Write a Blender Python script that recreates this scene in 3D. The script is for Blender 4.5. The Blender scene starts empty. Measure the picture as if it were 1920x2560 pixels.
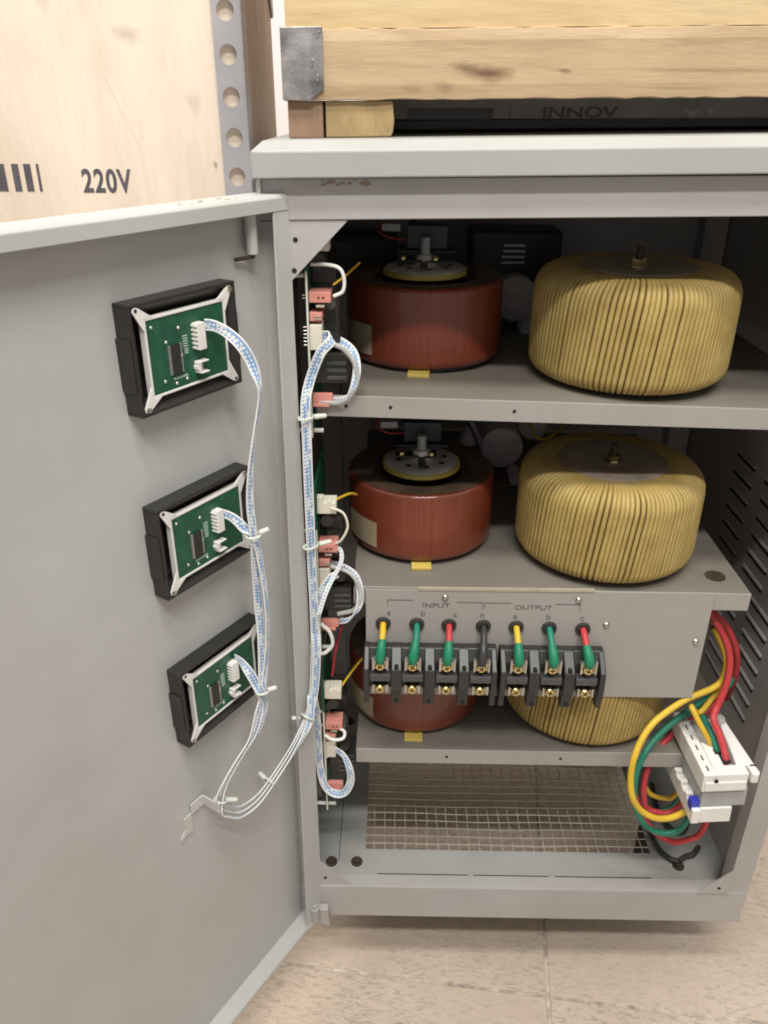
import bpy, math, random
from mathutils import Matrix, Vector
random.seed(7)
R = math.radians
S = bpy.context.scene
COL = S.collection
FLOOR = -1.04            # built with the eye at z = 0; everything is lifted so that the floor is z = 0 at the end

# ------------------------------------------------------------------ camera
cd = bpy.data.cameras.new('camera'); cam = bpy.data.objects.new('camera', cd); COL.objects.link(cam)
pitch, yaw, roll = R(26.983), R(0.8745), R(0.1957)
fw = Vector((-math.sin(yaw)*math.cos(pitch), math.cos(yaw)*math.cos(pitch), -math.sin(pitch)))
rt = fw.cross(Vector((0, 0, 1))).normalized(); up = rt.cross(fw)
rt2 = rt*math.cos(roll) + up*math.sin(roll); up2 = up*math.cos(roll) - rt*math.sin(roll)
cam.matrix_world = Matrix(((rt2.x, up2.x, -fw.x, 0), (rt2.y, up2.y, -fw.y, -0.68), (rt2.z, up2.z, -fw.z, 0), (0, 0, 0, 1)))
cd.sensor_width = 36; cd.lens = 28.123; cd.clip_start = 0.02; cd.clip_end = 60
cd.dof.use_dof = False
S.camera = cam

# ------------------------------------------------------------------ world and lamps
w = bpy.data.worlds.new('World'); S.world = w; w.use_nodes = True
bg = w.node_tree.nodes['Background']; bg.inputs[0].default_value = (1.0, 0.975, 0.955, 1); bg.inputs[1].default_value = 0.42

def area(name, loc, target, sx, sy, power, col):
    l = bpy.data.lights.new(name, 'AREA'); l.shape = 'RECTANGLE'; l.size = sx; l.size_y = sy
    l.energy = power; l.color = col
    o = bpy.data.objects.new(name, l); COL.objects.link(o); o.location = loc
    o.rotation_euler = (Vector(target) - Vector(loc)).to_track_quat('-Z', 'Y').to_euler()
    return o
area('ceiling_tube', (0.0, -0.74, 1.70), (0.05, -0.2, -0.5), 1.25, 0.28, 36, (1.0, 0.97, 0.93))
area('ceiling_tube_left', (-1.7, -0.5, 1.7), (-0.4, 0.1, -0.2), 0.3, 1.2, 20, (1.0, 0.96, 0.92))
area('ceiling_tube_front', (0.2, -1.40, 1.62), (0.1, 0.1, -0.6), 1.2, 0.10, 38, (1.0, 0.97, 0.93))
area('ceiling_rear', (-0.7, -0.1, 1.8), (-0.5, 0.4, 0.1), 0.9, 0.2, 9, (1.0, 0.96, 0.93))
S.view_settings.view_transform = 'Standard'; S.view_settings.look = 'None'
S.view_settings.exposure = 0.0; S.view_settings.gamma = 1.0
S.render.engine = 'CYCLES'
S.cycles.max_bounces = 10; S.cycles.diffuse_bounces = 8
S.cycles.filter_width = 1.9

# ------------------------------------------------------------------ materials
def newmat(name):
    m = bpy.data.materials.new(name); m.use_nodes = True
    nt = m.node_tree; b = nt.nodes['Principled BSDF']
    return m, nt, b
def nd(nt, t, **kw):
    n = nt.nodes.new(t)
    for k, v in kw.items(): setattr(n, k, v)
    return n
def coords(nt, scale=(1, 1, 1), rot=(0, 0, 0), kind='Object'):
    tc = nd(nt, 'ShaderNodeTexCoord'); mp = nd(nt, 'ShaderNodeMapping')
    mp.inputs['Scale'].default_value = scale; mp.inputs['Rotation'].default_value = rot
    nt.links.new(tc.outputs[kind], mp.inputs['Vector']); return mp.outputs[0]
def noise(nt, vec, scale, detail=4, rough=0.55, dist=0.0):
    n = nd(nt, 'ShaderNodeTexNoise'); n.inputs['Scale'].default_value = scale; n.inputs['Detail'].default_value = detail
    n.inputs['Roughness'].default_value = rough; n.inputs['Distortion'].default_value = dist
    nt.links.new(vec, n.inputs['Vector']); return n.outputs[0]
def ramp(nt, fac, stops):
    r = nd(nt, 'ShaderNodeValToRGB'); e = r.color_ramp.elements
    while len(e) < len(stops): e.new(0.5)
    for i, (p, c) in enumerate(stops):
        e[i].position = p; e[i].color = c if len(c) == 4 else (*c, 1)
    nt.links.new(fac, r.inputs[0]); return r.outputs[0]
def mix(nt, fac, a, b, mode='MIX'):
    n = nd(nt, 'ShaderNodeMix', data_type='RGBA', blend_type=mode)
    for s, v in ((0, fac), (6, a), (7, b)):
        if hasattr(v, 'is_linked'): nt.links.new(v, n.inputs[s])
        elif s == 0: n.inputs[0].default_value = v
        else: n.inputs[s].default_value = (*v, 1) if len(v) == 3 else v
    return n.outputs[2]
def bump(nt, b, h, strength=0.2, dist=0.001):
    n = nd(nt, 'ShaderNodeBump'); n.inputs['Strength'].default_value = strength; n.inputs['Distance'].default_value = dist
    nt.links.new(h, n.inputs['Height']); nt.links.new(n.outputs[0], b.inputs['Normal'])
def simple(name, col, rough=0.5, metal=0.0, var=0.12, scale=40, bmp=0.08, coat=0.0):
    m, nt, b = newmat(name)
    v = coords(nt); n = noise(nt, v, scale)
    c = ramp(nt, n, [(0.3, tuple(x*(1-var) for x in col)), (0.7, tuple(min(1, x*(1+var)) for x in col))])
    nt.links.new(c, b.inputs['Base Color'])
    b.inputs['Roughness'].default_value = rough; b.inputs['Metallic'].default_value = metal
    if coat: b.inputs['Coat Weight'].default_value = coat
    if bmp: bump(nt, b, noise(nt, v, scale*8, 3), bmp, 0.0006)
    return m
def paint(name, col, dust=0.35, dustcol=(0.20, 0.16, 0.11)):
    # powder coat with faint orange peel, cloudy dust and a few rusty chips
    m, nt, b = newmat(name)
    v = coords(nt)
    c = ramp(nt, noise(nt, v, 7, 5, 0.6), [(0.25, tuple(x*0.93 for x in col)), (0.75, tuple(x*1.05 for x in col))])
    d = ramp(nt, noise(nt, v, 3.3, 6, 0.65, 0.4), [(0.45, (0, 0, 0)), (0.8, (dust, dust, dust))])
    c = mix(nt, d, c, dustcol)
    chip = ramp(nt, noise(nt, v, 26, 7, 0.75), [(0.735, (0, 0, 0)), (0.75, (0.8, 0.8, 0.8))])
    c = mix(nt, chip, c, (0.12, 0.065, 0.035))
    sc = ramp(nt, noise(nt, coords(nt, (2, 2, 14), (0.5, 0.3, 0.4)), 5, 8, 0.8, 0.6), [(0.66, (0, 0, 0)), (0.72, (0.16,)*3)])
    c = mix(nt, sc, c, tuple(min(1, x*1.45) for x in col))
    sm = ramp(nt, noise(nt, v, 1.7, 4, 0.6, 0.8), [(0.5, (0, 0, 0)), (0.75, (0.22,)*3)])
    c = mix(nt, sm, c, tuple(x*0.62 for x in col))
    nt.links.new(c, b.inputs['Base Color'])
    r = ramp(nt, noise(nt, v, 12, 4), [(0.3, (0.33,)*3), (0.7, (0.5,)*3)]); nt.links.new(r, b.inputs['Roughness'])
    bump(nt, b, noise(nt, v, 700, 2), 0.06, 0.0004)
    return m
def wood(name, c1, c2, axis_scale, knots=True, rough=0.65, spots=(), fib=0.82):
    m, nt, b = newmat(name)
    v = coords(nt, axis_scale)
    n = noise(nt, v, 9, 6, 0.62, 0.6)
    c = ramp(nt, n, [(0.28, c2), (0.5, c1), (0.75, tuple(min(1, x*1.12) for x in c1))])
    v2 = coords(nt)
    stain = ramp(nt, noise(nt, v2, 4.5, 5, 0.6), [(0.5, (0, 0, 0)), (0.85, (0.45,)*3)])
    c = mix(nt, stain, c, tuple(x*0.62 for x in c2))
    if knots:
        vo = nd(nt, 'ShaderNodeTexVoronoi'); vo.inputs['Scale'].default_value = 6.0
        nt.links.new(coords(nt, tuple(max(0.6, s*0.8) for s in axis_scale)), vo.inputs['Vector'])
        k = ramp(nt, vo.outputs['Distance'], [(0.0, (0.75,)*3), (0.11, (0, 0, 0))])
        c = mix(nt, k, c, (0.10, 0.05, 0.025))
    fi = ramp(nt, noise(nt, coords(nt, tuple(a*b_ for a, b_ in zip(axis_scale, (1, 1, 2.5) if axis_scale[2] > axis_scale[0] else (2.5, 1, 1)))), 70, 6, 0.8), [(0.3, (fib,)*3), (0.6, (1.03,)*3)])
    c = mix(nt, 1.0, c, fi, 'MULTIPLY')
    for (px, pz, rx, rz, st) in spots:      # single knots and stains
        mp = nd(nt, 'ShaderNodeMapping'); tc = nd(nt, 'ShaderNodeTexCoord'); nt.links.new(tc.outputs['Object'], mp.inputs[0])
        mp.inputs['Scale'].default_value = (1/rx, 0, 1/rz); mp.inputs['Location'].default_value = (-px/rx, 0, -pz/rz)
        ns = nd(nt, 'ShaderNodeTexNoise'); ns.inputs['Scale'].default_value = 1.6; ns.inputs['Detail'].default_value = 4
        nt.links.new(mp.outputs[0], ns.inputs['Vector'])
        le = nd(nt, 'ShaderNodeVectorMath', operation='LENGTH'); nt.links.new(mp.outputs[0], le.inputs[0])
        ad = nd(nt, 'ShaderNodeMath', operation='ADD'); nt.links.new(le.outputs['Value'], ad.inputs[0]); nt.links.new(ns.outputs[0], ad.inputs[1])
        k = ramp(nt, ad.outputs[0], [(0.55, (st,)*3), (0.98, (0, 0, 0))])
        c = mix(nt, k, c, (0.13, 0.065, 0.03))
    nt.links.new(c, b.inputs['Base Color']); b.inputs['Roughness'].default_value = rough
    bump(nt, b, noise(nt, v, 40, 5, 0.7), 0.35, 0.001)
    return m
M = {}
M['paint'] = paint('grey_powder_coat', (0.415, 0.398, 0.386))
M['tray'] = paint('inner_darker_coat', (0.335, 0.315, 0.29), 0.45)  # the cabinet paint toned darker, for shelf lips and terminal plate
M['lid'] = paint('lid_powder_coat', (0.355, 0.358, 0.342), 0.2)
M['doorp'] = paint('door_powder_coat', (0.475, 0.475, 0.455), 0.2)
M['inner'] = paint('inner_sheet', (0.20, 0.182, 0.155), 0.6, (0.14, 0.112, 0.078))  # the cabinet paint toned darker and browner, for shelves and rail
M['floorsheet'] = paint('bottom_sheet', (0.40, 0.405, 0.378), 0.3)
M['hole'] = simple('dark_hole', (0.012, 0.011, 0.010), 0.9, bmp=0)
M['black'] = simple('black_plastic', (0.022, 0.021, 0.020), 0.42, scale=60)
M['blackm'] = simple('black_bakelite', (0.028, 0.027, 0.025), 0.42, scale=80)
M['greyp'] = simple('dark_grey_plastic', (0.065, 0.066, 0.065), 0.42)
M['white'] = simple('white_plastic', (0.74, 0.72, 0.68), 0.4, var=0.04)
M['cream'] = simple('cream_nylon', (0.70, 0.66, 0.55), 0.45, var=0.05)
M['pink'] = simple('salmon_plastic', (0.62, 0.25, 0.20), 0.5, var=0.06)
M['steel'] = simple('zinc_steel', (0.55, 0.54, 0.50), 0.28, 1.0)
M['polished'] = simple('polished_steel', (0.58, 0.56, 0.52), 0.3, 0.25, var=0.3)
M['wire'] = simple('dull_zinc_wire', (0.60, 0.55, 0.47), 0.5, 0.1)
M['brk'] = simple('bright_zinc_strip', (0.52, 0.505, 0.485), 0.45, 0.1)
M['chip'] = simple('bare_chip', (0.27, 0.20, 0.155), 0.8, var=0.4, scale=200)
M['brass'] = simple('brass', (0.72, 0.58, 0.26), 0.25, 1.0)
M['rust'] = simple('rusty_steel', (0.075, 0.052, 0.036), 0.7, 0.4, var=0.4)
M['pcb'] = simple('green_solder_mask', (0.010, 0.085, 0.045), 0.33, var=0.25, scale=120)
M['solder'] = simple('solder', (0.7, 0.7, 0.66), 0.35, 0.8)
M['silk'] = simple('white_print', (0.45, 0.55, 0.48), 0.6, var=0.02, bmp=0)
M['ink'] = simple('faded_ink', (0.10, 0.095, 0.09), 0.7, var=0.35, scale=300, bmp=0)
M['inkgrey'] = simple('stencil_ink', (0.085, 0.075, 0.085), 0.75, var=0.25, scale=60, bmp=0)
M['grommet'] = simple('rubber', (0.03, 0.027, 0.024), 0.7)
M['grn_sleeve'] = simple('green_sleeve', (0.008, 0.19, 0.095), 0.55, var=0.1)
M['w_yel'] = simple('yellow_wire', (0.62, 0.41, 0.03), 0.52, var=0.06)
M['w_grn'] = simple('green_wire', (0.014, 0.18, 0.115), 0.52, var=0.08)
M['w_red'] = simple('red_wire', (0.46, 0.040, 0.045), 0.52, var=0.08)
M['w_blk'] = simple('black_wire', (0.03, 0.03, 0.03), 0.45)
M['w_dark'] = simple('grey_cable', (0.05, 0.048, 0.042), 0.6)
M['tie'] = simple('nylon_tie', (0.62, 0.66, 0.58), 0.4, var=0.05)
M['blue'] = simple('blue_clip', (0.03, 0.04, 0.36), 0.4)
M['greyblk'] = simple('grey_module', (0.36, 0.36, 0.355), 0.45, var=0.05)
M['tape'] = simple('paper_tape', (0.40, 0.36, 0.27), 0.75, var=0.12)
M['label'] = simple('paper_label', (0.38, 0.30, 0.20), 0.75, var=0.2)
M['pad'] = simple('yellow_pad', (0.58, 0.44, 0.10), 0.55, var=0.1)
M['galv'] = simple('galvanised_angle', (0.42, 0.41, 0.43), 0.45, 0.35, var=0.15, scale=14)
M['tin'] = simple('tin_corner', (0.30, 0.285, 0.28), 0.4, 0.6, var=0.5, scale=55, bmp=0.5)
M['wall'] = simple('white_wall', (0.80, 0.76, 0.74), 0.85, var=0.03, scale=5)
M['can'] = simple('grey_can', (0.58, 0.56, 0.575), 0.5, var=0.12, scale=60)
M['disc'] = simple('brown_disc', (0.27, 0.215, 0.17), 0.6, var=0.25, scale=30)
M['fibre'] = simple('red_fibre', (0.13, 0.055, 0.03), 0.6, var=0.3)
M['grout'] = simple('grout', (0.46, 0.40, 0.33), 0.9, var=0.45, scale=60)
M['acrylic'] = simple('smoked_backing', (0.035, 0.034, 0.032), 0.22, var=0.5, scale=22)
M['lcd'] = simple('dark_display', (0.012, 0.010, 0.010), 0.25)
M['devgrey'] = simple('device_fascia', (0.27, 0.245, 0.225), 0.5, var=0.12)
M['crate_face'] = wood('pale_plywood', (0.70, 0.60, 0.485), (0.60, 0.48, 0.37), (1.2, 1.2, 0.25), False, spots=((0.307, 0.982, 0.006, 0.013, 0.6), (0.23, 1.10, 0.035, 0.025, 0.3), (0.15, 1.13, 0.02, 0.03, 0.2), (0.29, 1.04, 0.02, 0.03, 0.2)), fib=0.95)
M['crate_side'] = wood('plywood_side', (0.60, 0.47, 0.33), (0.50, 0.38, 0.26), (1, 1, 0.3), False)
M['batten'] = wood('pine_batten', (0.46, 0.335, 0.195), (0.34, 0.22, 0.115), (0.5, 2, 4.0), False, spots=((-0.132, 0.021, 0.050, 0.018, 0.95), (-0.150, 0.026, 0.028, 0.010, 0.6), (-0.165, 0.012, 0.02, 0.012, 0.45), (-0.072, 0.0235, 0.012, 0.006, 0.7), (0.05, 0.024, 0.16, 0.006, 0.4), (-0.19, 0.010, 0.02, 0.010, 0.3), (0.02, 0.012, 0.09, 0.004, 0.3)))
M['panel'] = wood('pine_panel', (0.60, 0.455, 0.25), (0.50, 0.355, 0.175), (0.3, 1, 1.6), False)
M['foot1'] = wood('red_block', (0.25, 0.155, 0.095), (0.14, 0.08, 0.045), (3, 2, 1), False)
M['foot2'] = wood('pale_block', (0.38, 0.27, 0.12), (0.22, 0.15, 0.07), (2, 2, 1.5), False)

def glass_like(name, col, alpha):
    m, nt, b = newmat(name)
    b.inputs['Base Color'].default_value = (*col, 1); b.inputs['Roughness'].default_value = 0.25
    b.inputs['Alpha'].default_value = alpha
    return m
M['clear'] = glass_like('clear_tube', (0.55, 0.55, 0.52), 0.55)

def mat_yellow():
    m, nt, b = newmat('yellow_magnet_wire')
    v = coords(nt)
    c = ramp(nt, noise(nt, v, 55, 4), [(0.25, (0.33, 0.225, 0.065)), (0.6, (0.405, 0.295, 0.095)), (0.85, (0.45, 0.34, 0.125))])
    nt.links.new(c, b.inputs['Base Color']); b.inputs['Roughness'].default_value = 0.6
    bump(nt, b, noise(nt, coords(nt, (1, 1, 0.3)), 260, 3), 0.25, 0.0006)
    return m
M['yellow'] = mat_yellow()
def mat_red():
    # fine enamelled wires: turns round the axis as relief, varnished
    m, nt, b = newmat('red_varnished_winding')
    tc = nd(nt, 'ShaderNodeTexCoord'); sp = nd(nt, 'ShaderNodeSeparateXYZ'); nt.links.new(tc.outputs['Object'], sp.inputs[0])
    at = nd(nt, 'ShaderNodeMath', operation='ARCTAN2'); nt.links.new(sp.outputs[0], at.inputs[0]); nt.links.new(sp.outputs[1], at.inputs[1])
    mu = nd(nt, 'ShaderNodeMath', operation='MULTIPLY'); nt.links.new(at.outputs[0], mu.inputs[0]); mu.inputs[1].default_value = 250.0
    si = nd(nt, 'ShaderNodeMath', operation='SINE'); nt.links.new(mu.outputs[0], si.inputs[0])
    cb = nd(nt, 'ShaderNodeCombineXYZ'); nt.links.new(at.outputs[0], cb.inputs[0])
    n1 = noise(nt, cb.outputs[0], 9, 5, 0.7)
    c = ramp(nt, n1, [(0.25, (0.17, 0.028, 0.010)), (0.5, (0.25, 0.046, 0.017)), (0.8, (0.30, 0.066, 0.025))])
    fine = ramp(nt, si.outputs[0], [(0.0, (0.62,)*3), (0.6, (1, 1, 1))])
    c = mix(nt, 1.0, c, fine, 'MULTIPLY')
    nt.links.new(c, b.inputs['Base Color']); b.inputs['Roughness'].default_value = 0.34
    b.inputs['Coat Weight'].default_value = 0.6; b.inputs['Coat Roughness'].default_value = 0.16
    bump(nt, b, si.outputs[0], 0.5, 0.0005)
    return m
M['red'] = mat_red()
def mat_redtop():
    m, nt, b = newmat('brown_winding_top')
    c = ramp(nt, noise(nt, coords(nt), 30, 5), [(0.3, (0.06, 0.04, 0.026)), (0.7, (0.12, 0.08, 0.052))])
    nt.links.new(c, b.inputs['Base Color']); b.inputs['Roughness'].default_value = 0.45
    return m
M['redtop'] = mat_redtop()
def mat_ribbon():
    # white insulation with the blue marks printed on every core
    m, nt, b = newmat('blue_printed_ribbon')
    uv = nd(nt, 'ShaderNodeUVMap')
    sp = nd(nt, 'ShaderNodeSeparateXYZ'); nt.links.new(uv.outputs[0], sp.inputs[0])
    def mth(op, a, b_):
        n = nd(nt, 'ShaderNodeMath', operation=op)
        for i, v in enumerate((a, b_)):
            if hasattr(v, 'is_linked'): nt.links.new(v, n.inputs[i])
            else: n.inputs[i].default_value = v
        return n.outputs[0]
    ph = mth('ADD', mth('MULTIPLY', sp.outputs[0], 2*math.pi/0.0036), mth('MULTIPLY', sp.outputs[1], 2.3))
    tick = ramp(nt, mth('SINE', ph, 0), [(0.05, (0, 0, 0)), (0.35, (0.85,)*3)])
    mp = nd(nt, 'ShaderNodeMapping'); nt.links.new(uv.outputs[0], mp.inputs[0]); mp.inputs['Scale'].default_value = (75, 1.7, 1)
    dash = ramp(nt, noise(nt, mp.outputs[0], 1.0, 2, 0.5), [(0.44, (0, 0, 0)), (0.50, (0.9,)*3)])
    f = mix(nt, mth('GREATER_THAN', sp.outputs[1], 700), dash, tick)
    white = mth('MULTIPLY', mth('GREATER_THAN', sp.outputs[1], 300), mth('LESS_THAN', sp.outputs[1], 600))
    f = mix(nt, white, f, (0, 0, 0))
    c = mix(nt, f, (0.76, 0.77, 0.75), (0.17, 0.33, 0.58))
    nt.links.new(c, b.inputs['Base Color']); b.inputs['Roughness'].default_value = 0.4
    return m
M['ribbon'] = mat_ribbon()
def mat_tile():
    m, nt, b = newmat('beige_stone_tile')
    v = coords(nt)
    c = ramp(nt, noise(nt, v, 6, 8, 0.65), [(0.3, (0.49, 0.395, 0.31)), (0.7, (0.60, 0.50, 0.405))])
    vv = coords(nt, (1, 3.6, 1), (0, 0, R(40)))
    n1 = noise(nt, vv, 62, 9, 0.8, 0.8); n2 = noise(nt, v, 3.1, 4, 0.6)
    f = ramp(nt, n1, [(0.50, (0, 0, 0)), (0.60, (0.85,)*3)])
    g = ramp(nt, n2, [(0.36, (0.3,)*3), (0.56, (1, 1, 1))])
    c = mix(nt, mix(nt, 1.0, f, g, 'MULTIPLY'), c, (0.28, 0.235, 0.18))
    dirt = ramp(nt, noise(nt, v, 90, 5, 0.8), [(0.62, (0, 0, 0)), (0.74, (0.5,)*3)])
    c = mix(nt, dirt, c, (0.26, 0.21, 0.16))
    nt.links.new(c, b.inputs['Base Color'])
    r = ramp(nt, noise(nt, v, 18, 5), [(0.3, (0.34,)*3), (0.7, (0.6,)*3)]); nt.links.new(r, b.inputs['Roughness'])
    bump(nt, b, n1, 0.3, 0.001)
    return m
M['tile'] = mat_tile()

# ------------------------------------------------------------------ mesh building
class MB:
    def __init__(s): s.v = []; s.f = []; s.uv = None
    def add(s, vs, fs, m=None):
        o = len(s.v)
        for p in vs:
            p = Vector(p); s.v.append(m @ p if m is not None else p)
        s.f += [tuple(i+o for i in f) for f in fs]
        return s
    def box(s, x0, x1, y0, y1, z0, z1, m=None):
        vs = [(x, y, z) for z in (z0, z1) for y in (y0, y1) for x in (x0, x1)]
        return s.add(vs, [(0, 2, 3, 1), (4, 5, 7, 6), (0, 1, 5, 4), (2, 6, 7, 3), (0, 4, 6, 2), (1, 3, 7, 5)], m)
    def prism(s, pts, a, b, axis='y', m=None):
        # outline pts (two coordinates) extruded along an axis from a to b
        n = len(pts)
        def mk(p, t): return {'y': (p[0], t, p[1]), 'x': (t, p[0], p[1]), 'z': (p[0], p[1], t)}[axis]
        vs = [mk(p, a) for p in pts] + [mk(p, b) for p in pts]
        fs = [tuple(range(n))[::-1], tuple(range(n, 2*n))] + [(i, (i+1) % n, n+(i+1) % n, n+i) for i in range(n)]
        return s.add(vs, fs, m)
    def lathe(s, prof, n=32, c=(0, 0, 0), axis='z', m=None, closed=False):
        vs = []
        for k in range(n):
            a = 2*math.pi*k/n
            for r, h in prof:
                x, y = r*math.cos(a), r*math.sin(a)
                p = {'z': (x, y, h), 'y': (x, h, y), 'x': (h, x, y)}[axis]
                vs.append((p[0]+c[0], p[1]+c[1], p[2]+c[2]))
        q = len(prof); fs = []
        for k in range(n):
            k2 = (k+1) % n
            for i in range(q if closed else q-1):
                j = (i+1) % q
                fs.append((k*q+i, k2*q+i, k2*q+j, k*q+j))
        return s.add(vs, fs, m)
    def disc(s, r, h0, h1, n=20, c=(0, 0, 0), axis='z', m=None):
        return s.lathe([(0.00001, h0), (r, h0), (r, h1), (0.00001, h1)], n, c, axis, m)
    def tube(s, pts, r, n=8, m=None, cap=True):
        pts = [Vector(p) for p in pts]; q = len(pts); vs = []; fs = []
        t0 = (pts[1]-pts[0]).normalized(); a = t0.orthogonal().normalized()
        for i, p in enumerate(pts):
            t = (pts[min(i+1, q-1)]-pts[max(i-1, 0)]).normalized()
            a = (a - t*a.dot(t)).normalized(); b = t.cross(a)
            rr = r[i] if isinstance(r, (list, tuple)) else r
            for k in range(n):
                g = 2*math.pi*k/n; vs.append(p + a*(rr*math.cos(g)) + b*(rr*math.sin(g)))
        for i in range(q-1):
            for k in range(n):
                k2 = (k+1) % n; fs.append((i*n+k, i*n+k2, (i+1)*n+k2, (i+1)*n+k))
        if cap: fs += [tuple(range(n))[::-1], tuple(range((q-1)*n, q*n))]
        return s.add(vs, fs, m)
def smooth_path(pts, k=8):
    P = [Vector(p) for p in pts]; P = [P[0]*2-P[1]] + P + [P[-1]*2-P[-2]]; out = []
    for i in range(1, len(P)-2):
        for j in range(k):
            t = j/k; a, b, c, d = P[i-1:i+3]
            out.append(0.5*((2*b) + (c-a)*t + (2*a-5*b+4*c-d)*t*t + (3*b-a-3*c+d)*t**3))
    out.append(P[-2]); return out

def mesh_obj(name, mb, mat, parent, bevel=0.0, smooth=None, uvs=None):
    me = bpy.data.meshes.new(name)
    inv = parent_inv(parent)
    vs = [inv @ Vector(v) for v in mb.v] if inv is not None else mb.v
    me.from_pydata([tuple(v) for v in vs], [], mb.f); me.update()
    if uvs:
        l = me.uv_layers.new(name='UVMap')
        for lp in me.loops: l.data[lp.index].uv = uvs[lp.vertex_index]
    me.materials.append(mat)
    if smooth:
        me.polygons.foreach_set('use_smooth', [True]*len(me.polygons)); me.set_sharp_from_angle(angle=R(smooth))
    o = bpy.data.objects.new(name, me); COL.objects.link(o)
    if parent is not None: o.parent = parent
    if bevel:
        b = o.modifiers.new('bevel', 'BEVEL'); b.width = bevel; b.segments = 2; b.limit_method = 'ANGLE'; b.angle_limit = R(40)
    return o
ROOT = {}
def parent_inv(p):
    # parts are given in world coordinates; store them relative to their thing
    if p is None: return None
    while p.parent is not None: p = p.parent
    return ROOT.get(p.name)
def thing(name, label, cat, loc, rz=0.0, group=None, local=False):
    o = bpy.data.objects.new(name, None); COL.objects.link(o)
    o.empty_display_size = 0.02; o.location = loc; o.rotation_euler = (0, 0, rz)
    o['label'] = label; o['category'] = cat
    if group: o['group'] = group
    ROOT[o.name] = None if local else (Matrix.Translation(Vector(loc)) @ Matrix.Rotation(rz, 4, 'Z')).inverted()
    return o
def tag(o, label, cat, group=None):
    o['label'] = label; o['category'] = cat
    if group: o['group'] = group
    return o
def centred(name, mb, mat, **kw):
    # a thing that is one mesh: origin at its own middle
    n = len(mb.v); c = sum((Vector(v) for v in mb.v), Vector())/n
    mb.v = [Vector(v)-c for v in mb.v]
    o = mesh_obj(name, mb, mat, None, **kw); o.location = c; return o
def copy_tree(o, parent=None):
    c = o.copy(); COL.objects.link(c)
    if parent is not None: c.parent = parent
    for ch in list(o.children): copy_tree(ch, c)
    return c
def text_part(name, txt, mat, parent, size, m, bold=0.0, align='CENTER', sx=1.0, space=1.0):
    cu = bpy.data.curves.new(name, 'FONT'); cu.body = txt; cu.size = size; cu.align_x = align; cu.offset = bold; cu.extrude = 0.00012; cu.space_character = space
    tmp = bpy.data.objects.new('tmp', cu); COL.objects.link(tmp)
    dg = bpy.context.evaluated_depsgraph_get(); me = bpy.data.meshes.new_from_object(tmp.evaluated_get(dg))
    bpy.data.objects.remove(tmp)
    inv = parent_inv(parent)
    mm = m @ Matrix.Diagonal((sx, 1, 1, 1))
    me.transform(inv @ mm if inv is not None else mm); me.name = name
    me.materials.clear(); me.materials.append(mat)
    o = bpy.data.objects.new(name, me); COL.objects.link(o); o.parent = parent
    return o
def front(x, y, z):       # text standing upright, facing the viewer
    return Matrix.Translation((x, y, z)) @ Matrix.Rotation(R(90), 4, 'X')

# ------------------------------------------------------------------ the setting: floor and wall
fl = MB().box(-2.2, 2.2, -1.6, 1.2, FLOOR-0.03, FLOOR-0.0022)
floor = mesh_obj('floor', fl, M['grout'], None); floor['kind'] = 'structure'
T0 = Matrix.Translation((0.2075, -0.030, FLOOR)) @ Matrix.Rotation(R(-6.2), 4, 'Z')
TS = 0.42; G = 0.0024
tile_me = None
for i in range(-3, 3):
    for j in range(-4, 3):
        if tile_me is None:
            o = mesh_obj('tile', MB().box(G, TS-G, G, TS-G, -0.0095, 0), M['tile'], floor, bevel=0.0012); tile_me = o.data
            o.modifiers['bevel'].segments = 1
        else:
            o = bpy.data.objects.new('tile', tile_me); COL.objects.link(o); o.parent = floor
            b = o.modifiers.new('bevel', 'BEVEL'); b.width = 0.0012; b.segments = 1
        o.matrix_local = T0 @ Matrix.Translation((i*TS, j*TS, random.uniform(-0.0006, 0.0003)))
wall = mesh_obj('wall', MB().box(-2.2, 2.2, 1.2, 1.25, FLOOR-0.03, 1.4), M['wall'], None); wall['kind'] = 'structure'

# ------------------------------------------------------------------ the cabinet
cab = thing('stabilizer_cabinet', 'grey sheet metal cabinet with its door swung open showing coils on shelves', 'cabinet', (0.166, 0.24, -0.93))
XL, XR, YB = -0.113, 0.4445, 0.48
def P(name, mb, mat, parent=cab, **kw): return mesh_obj(name, mb, mat, parent, **kw)
t = 0.0016
def tiltz(x): return 0.0135*(x+0.113)      # the lid sits a little crooked under the load
lid = MB(); prof = [(-0.012, -0.0517), (-0.012, -0.0322), (0.002, -0.0250), (0.49, -0.0250), (0.49, -0.0517)]
vs = []
for x, inset in ((-0.1135, 0), (-0.1085, 1), (0.443, 1), (0.4485, 0)):
    for k, (y, z) in enumerate(prof): vs.append((x, y, z + tiltz(x)))
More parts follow.
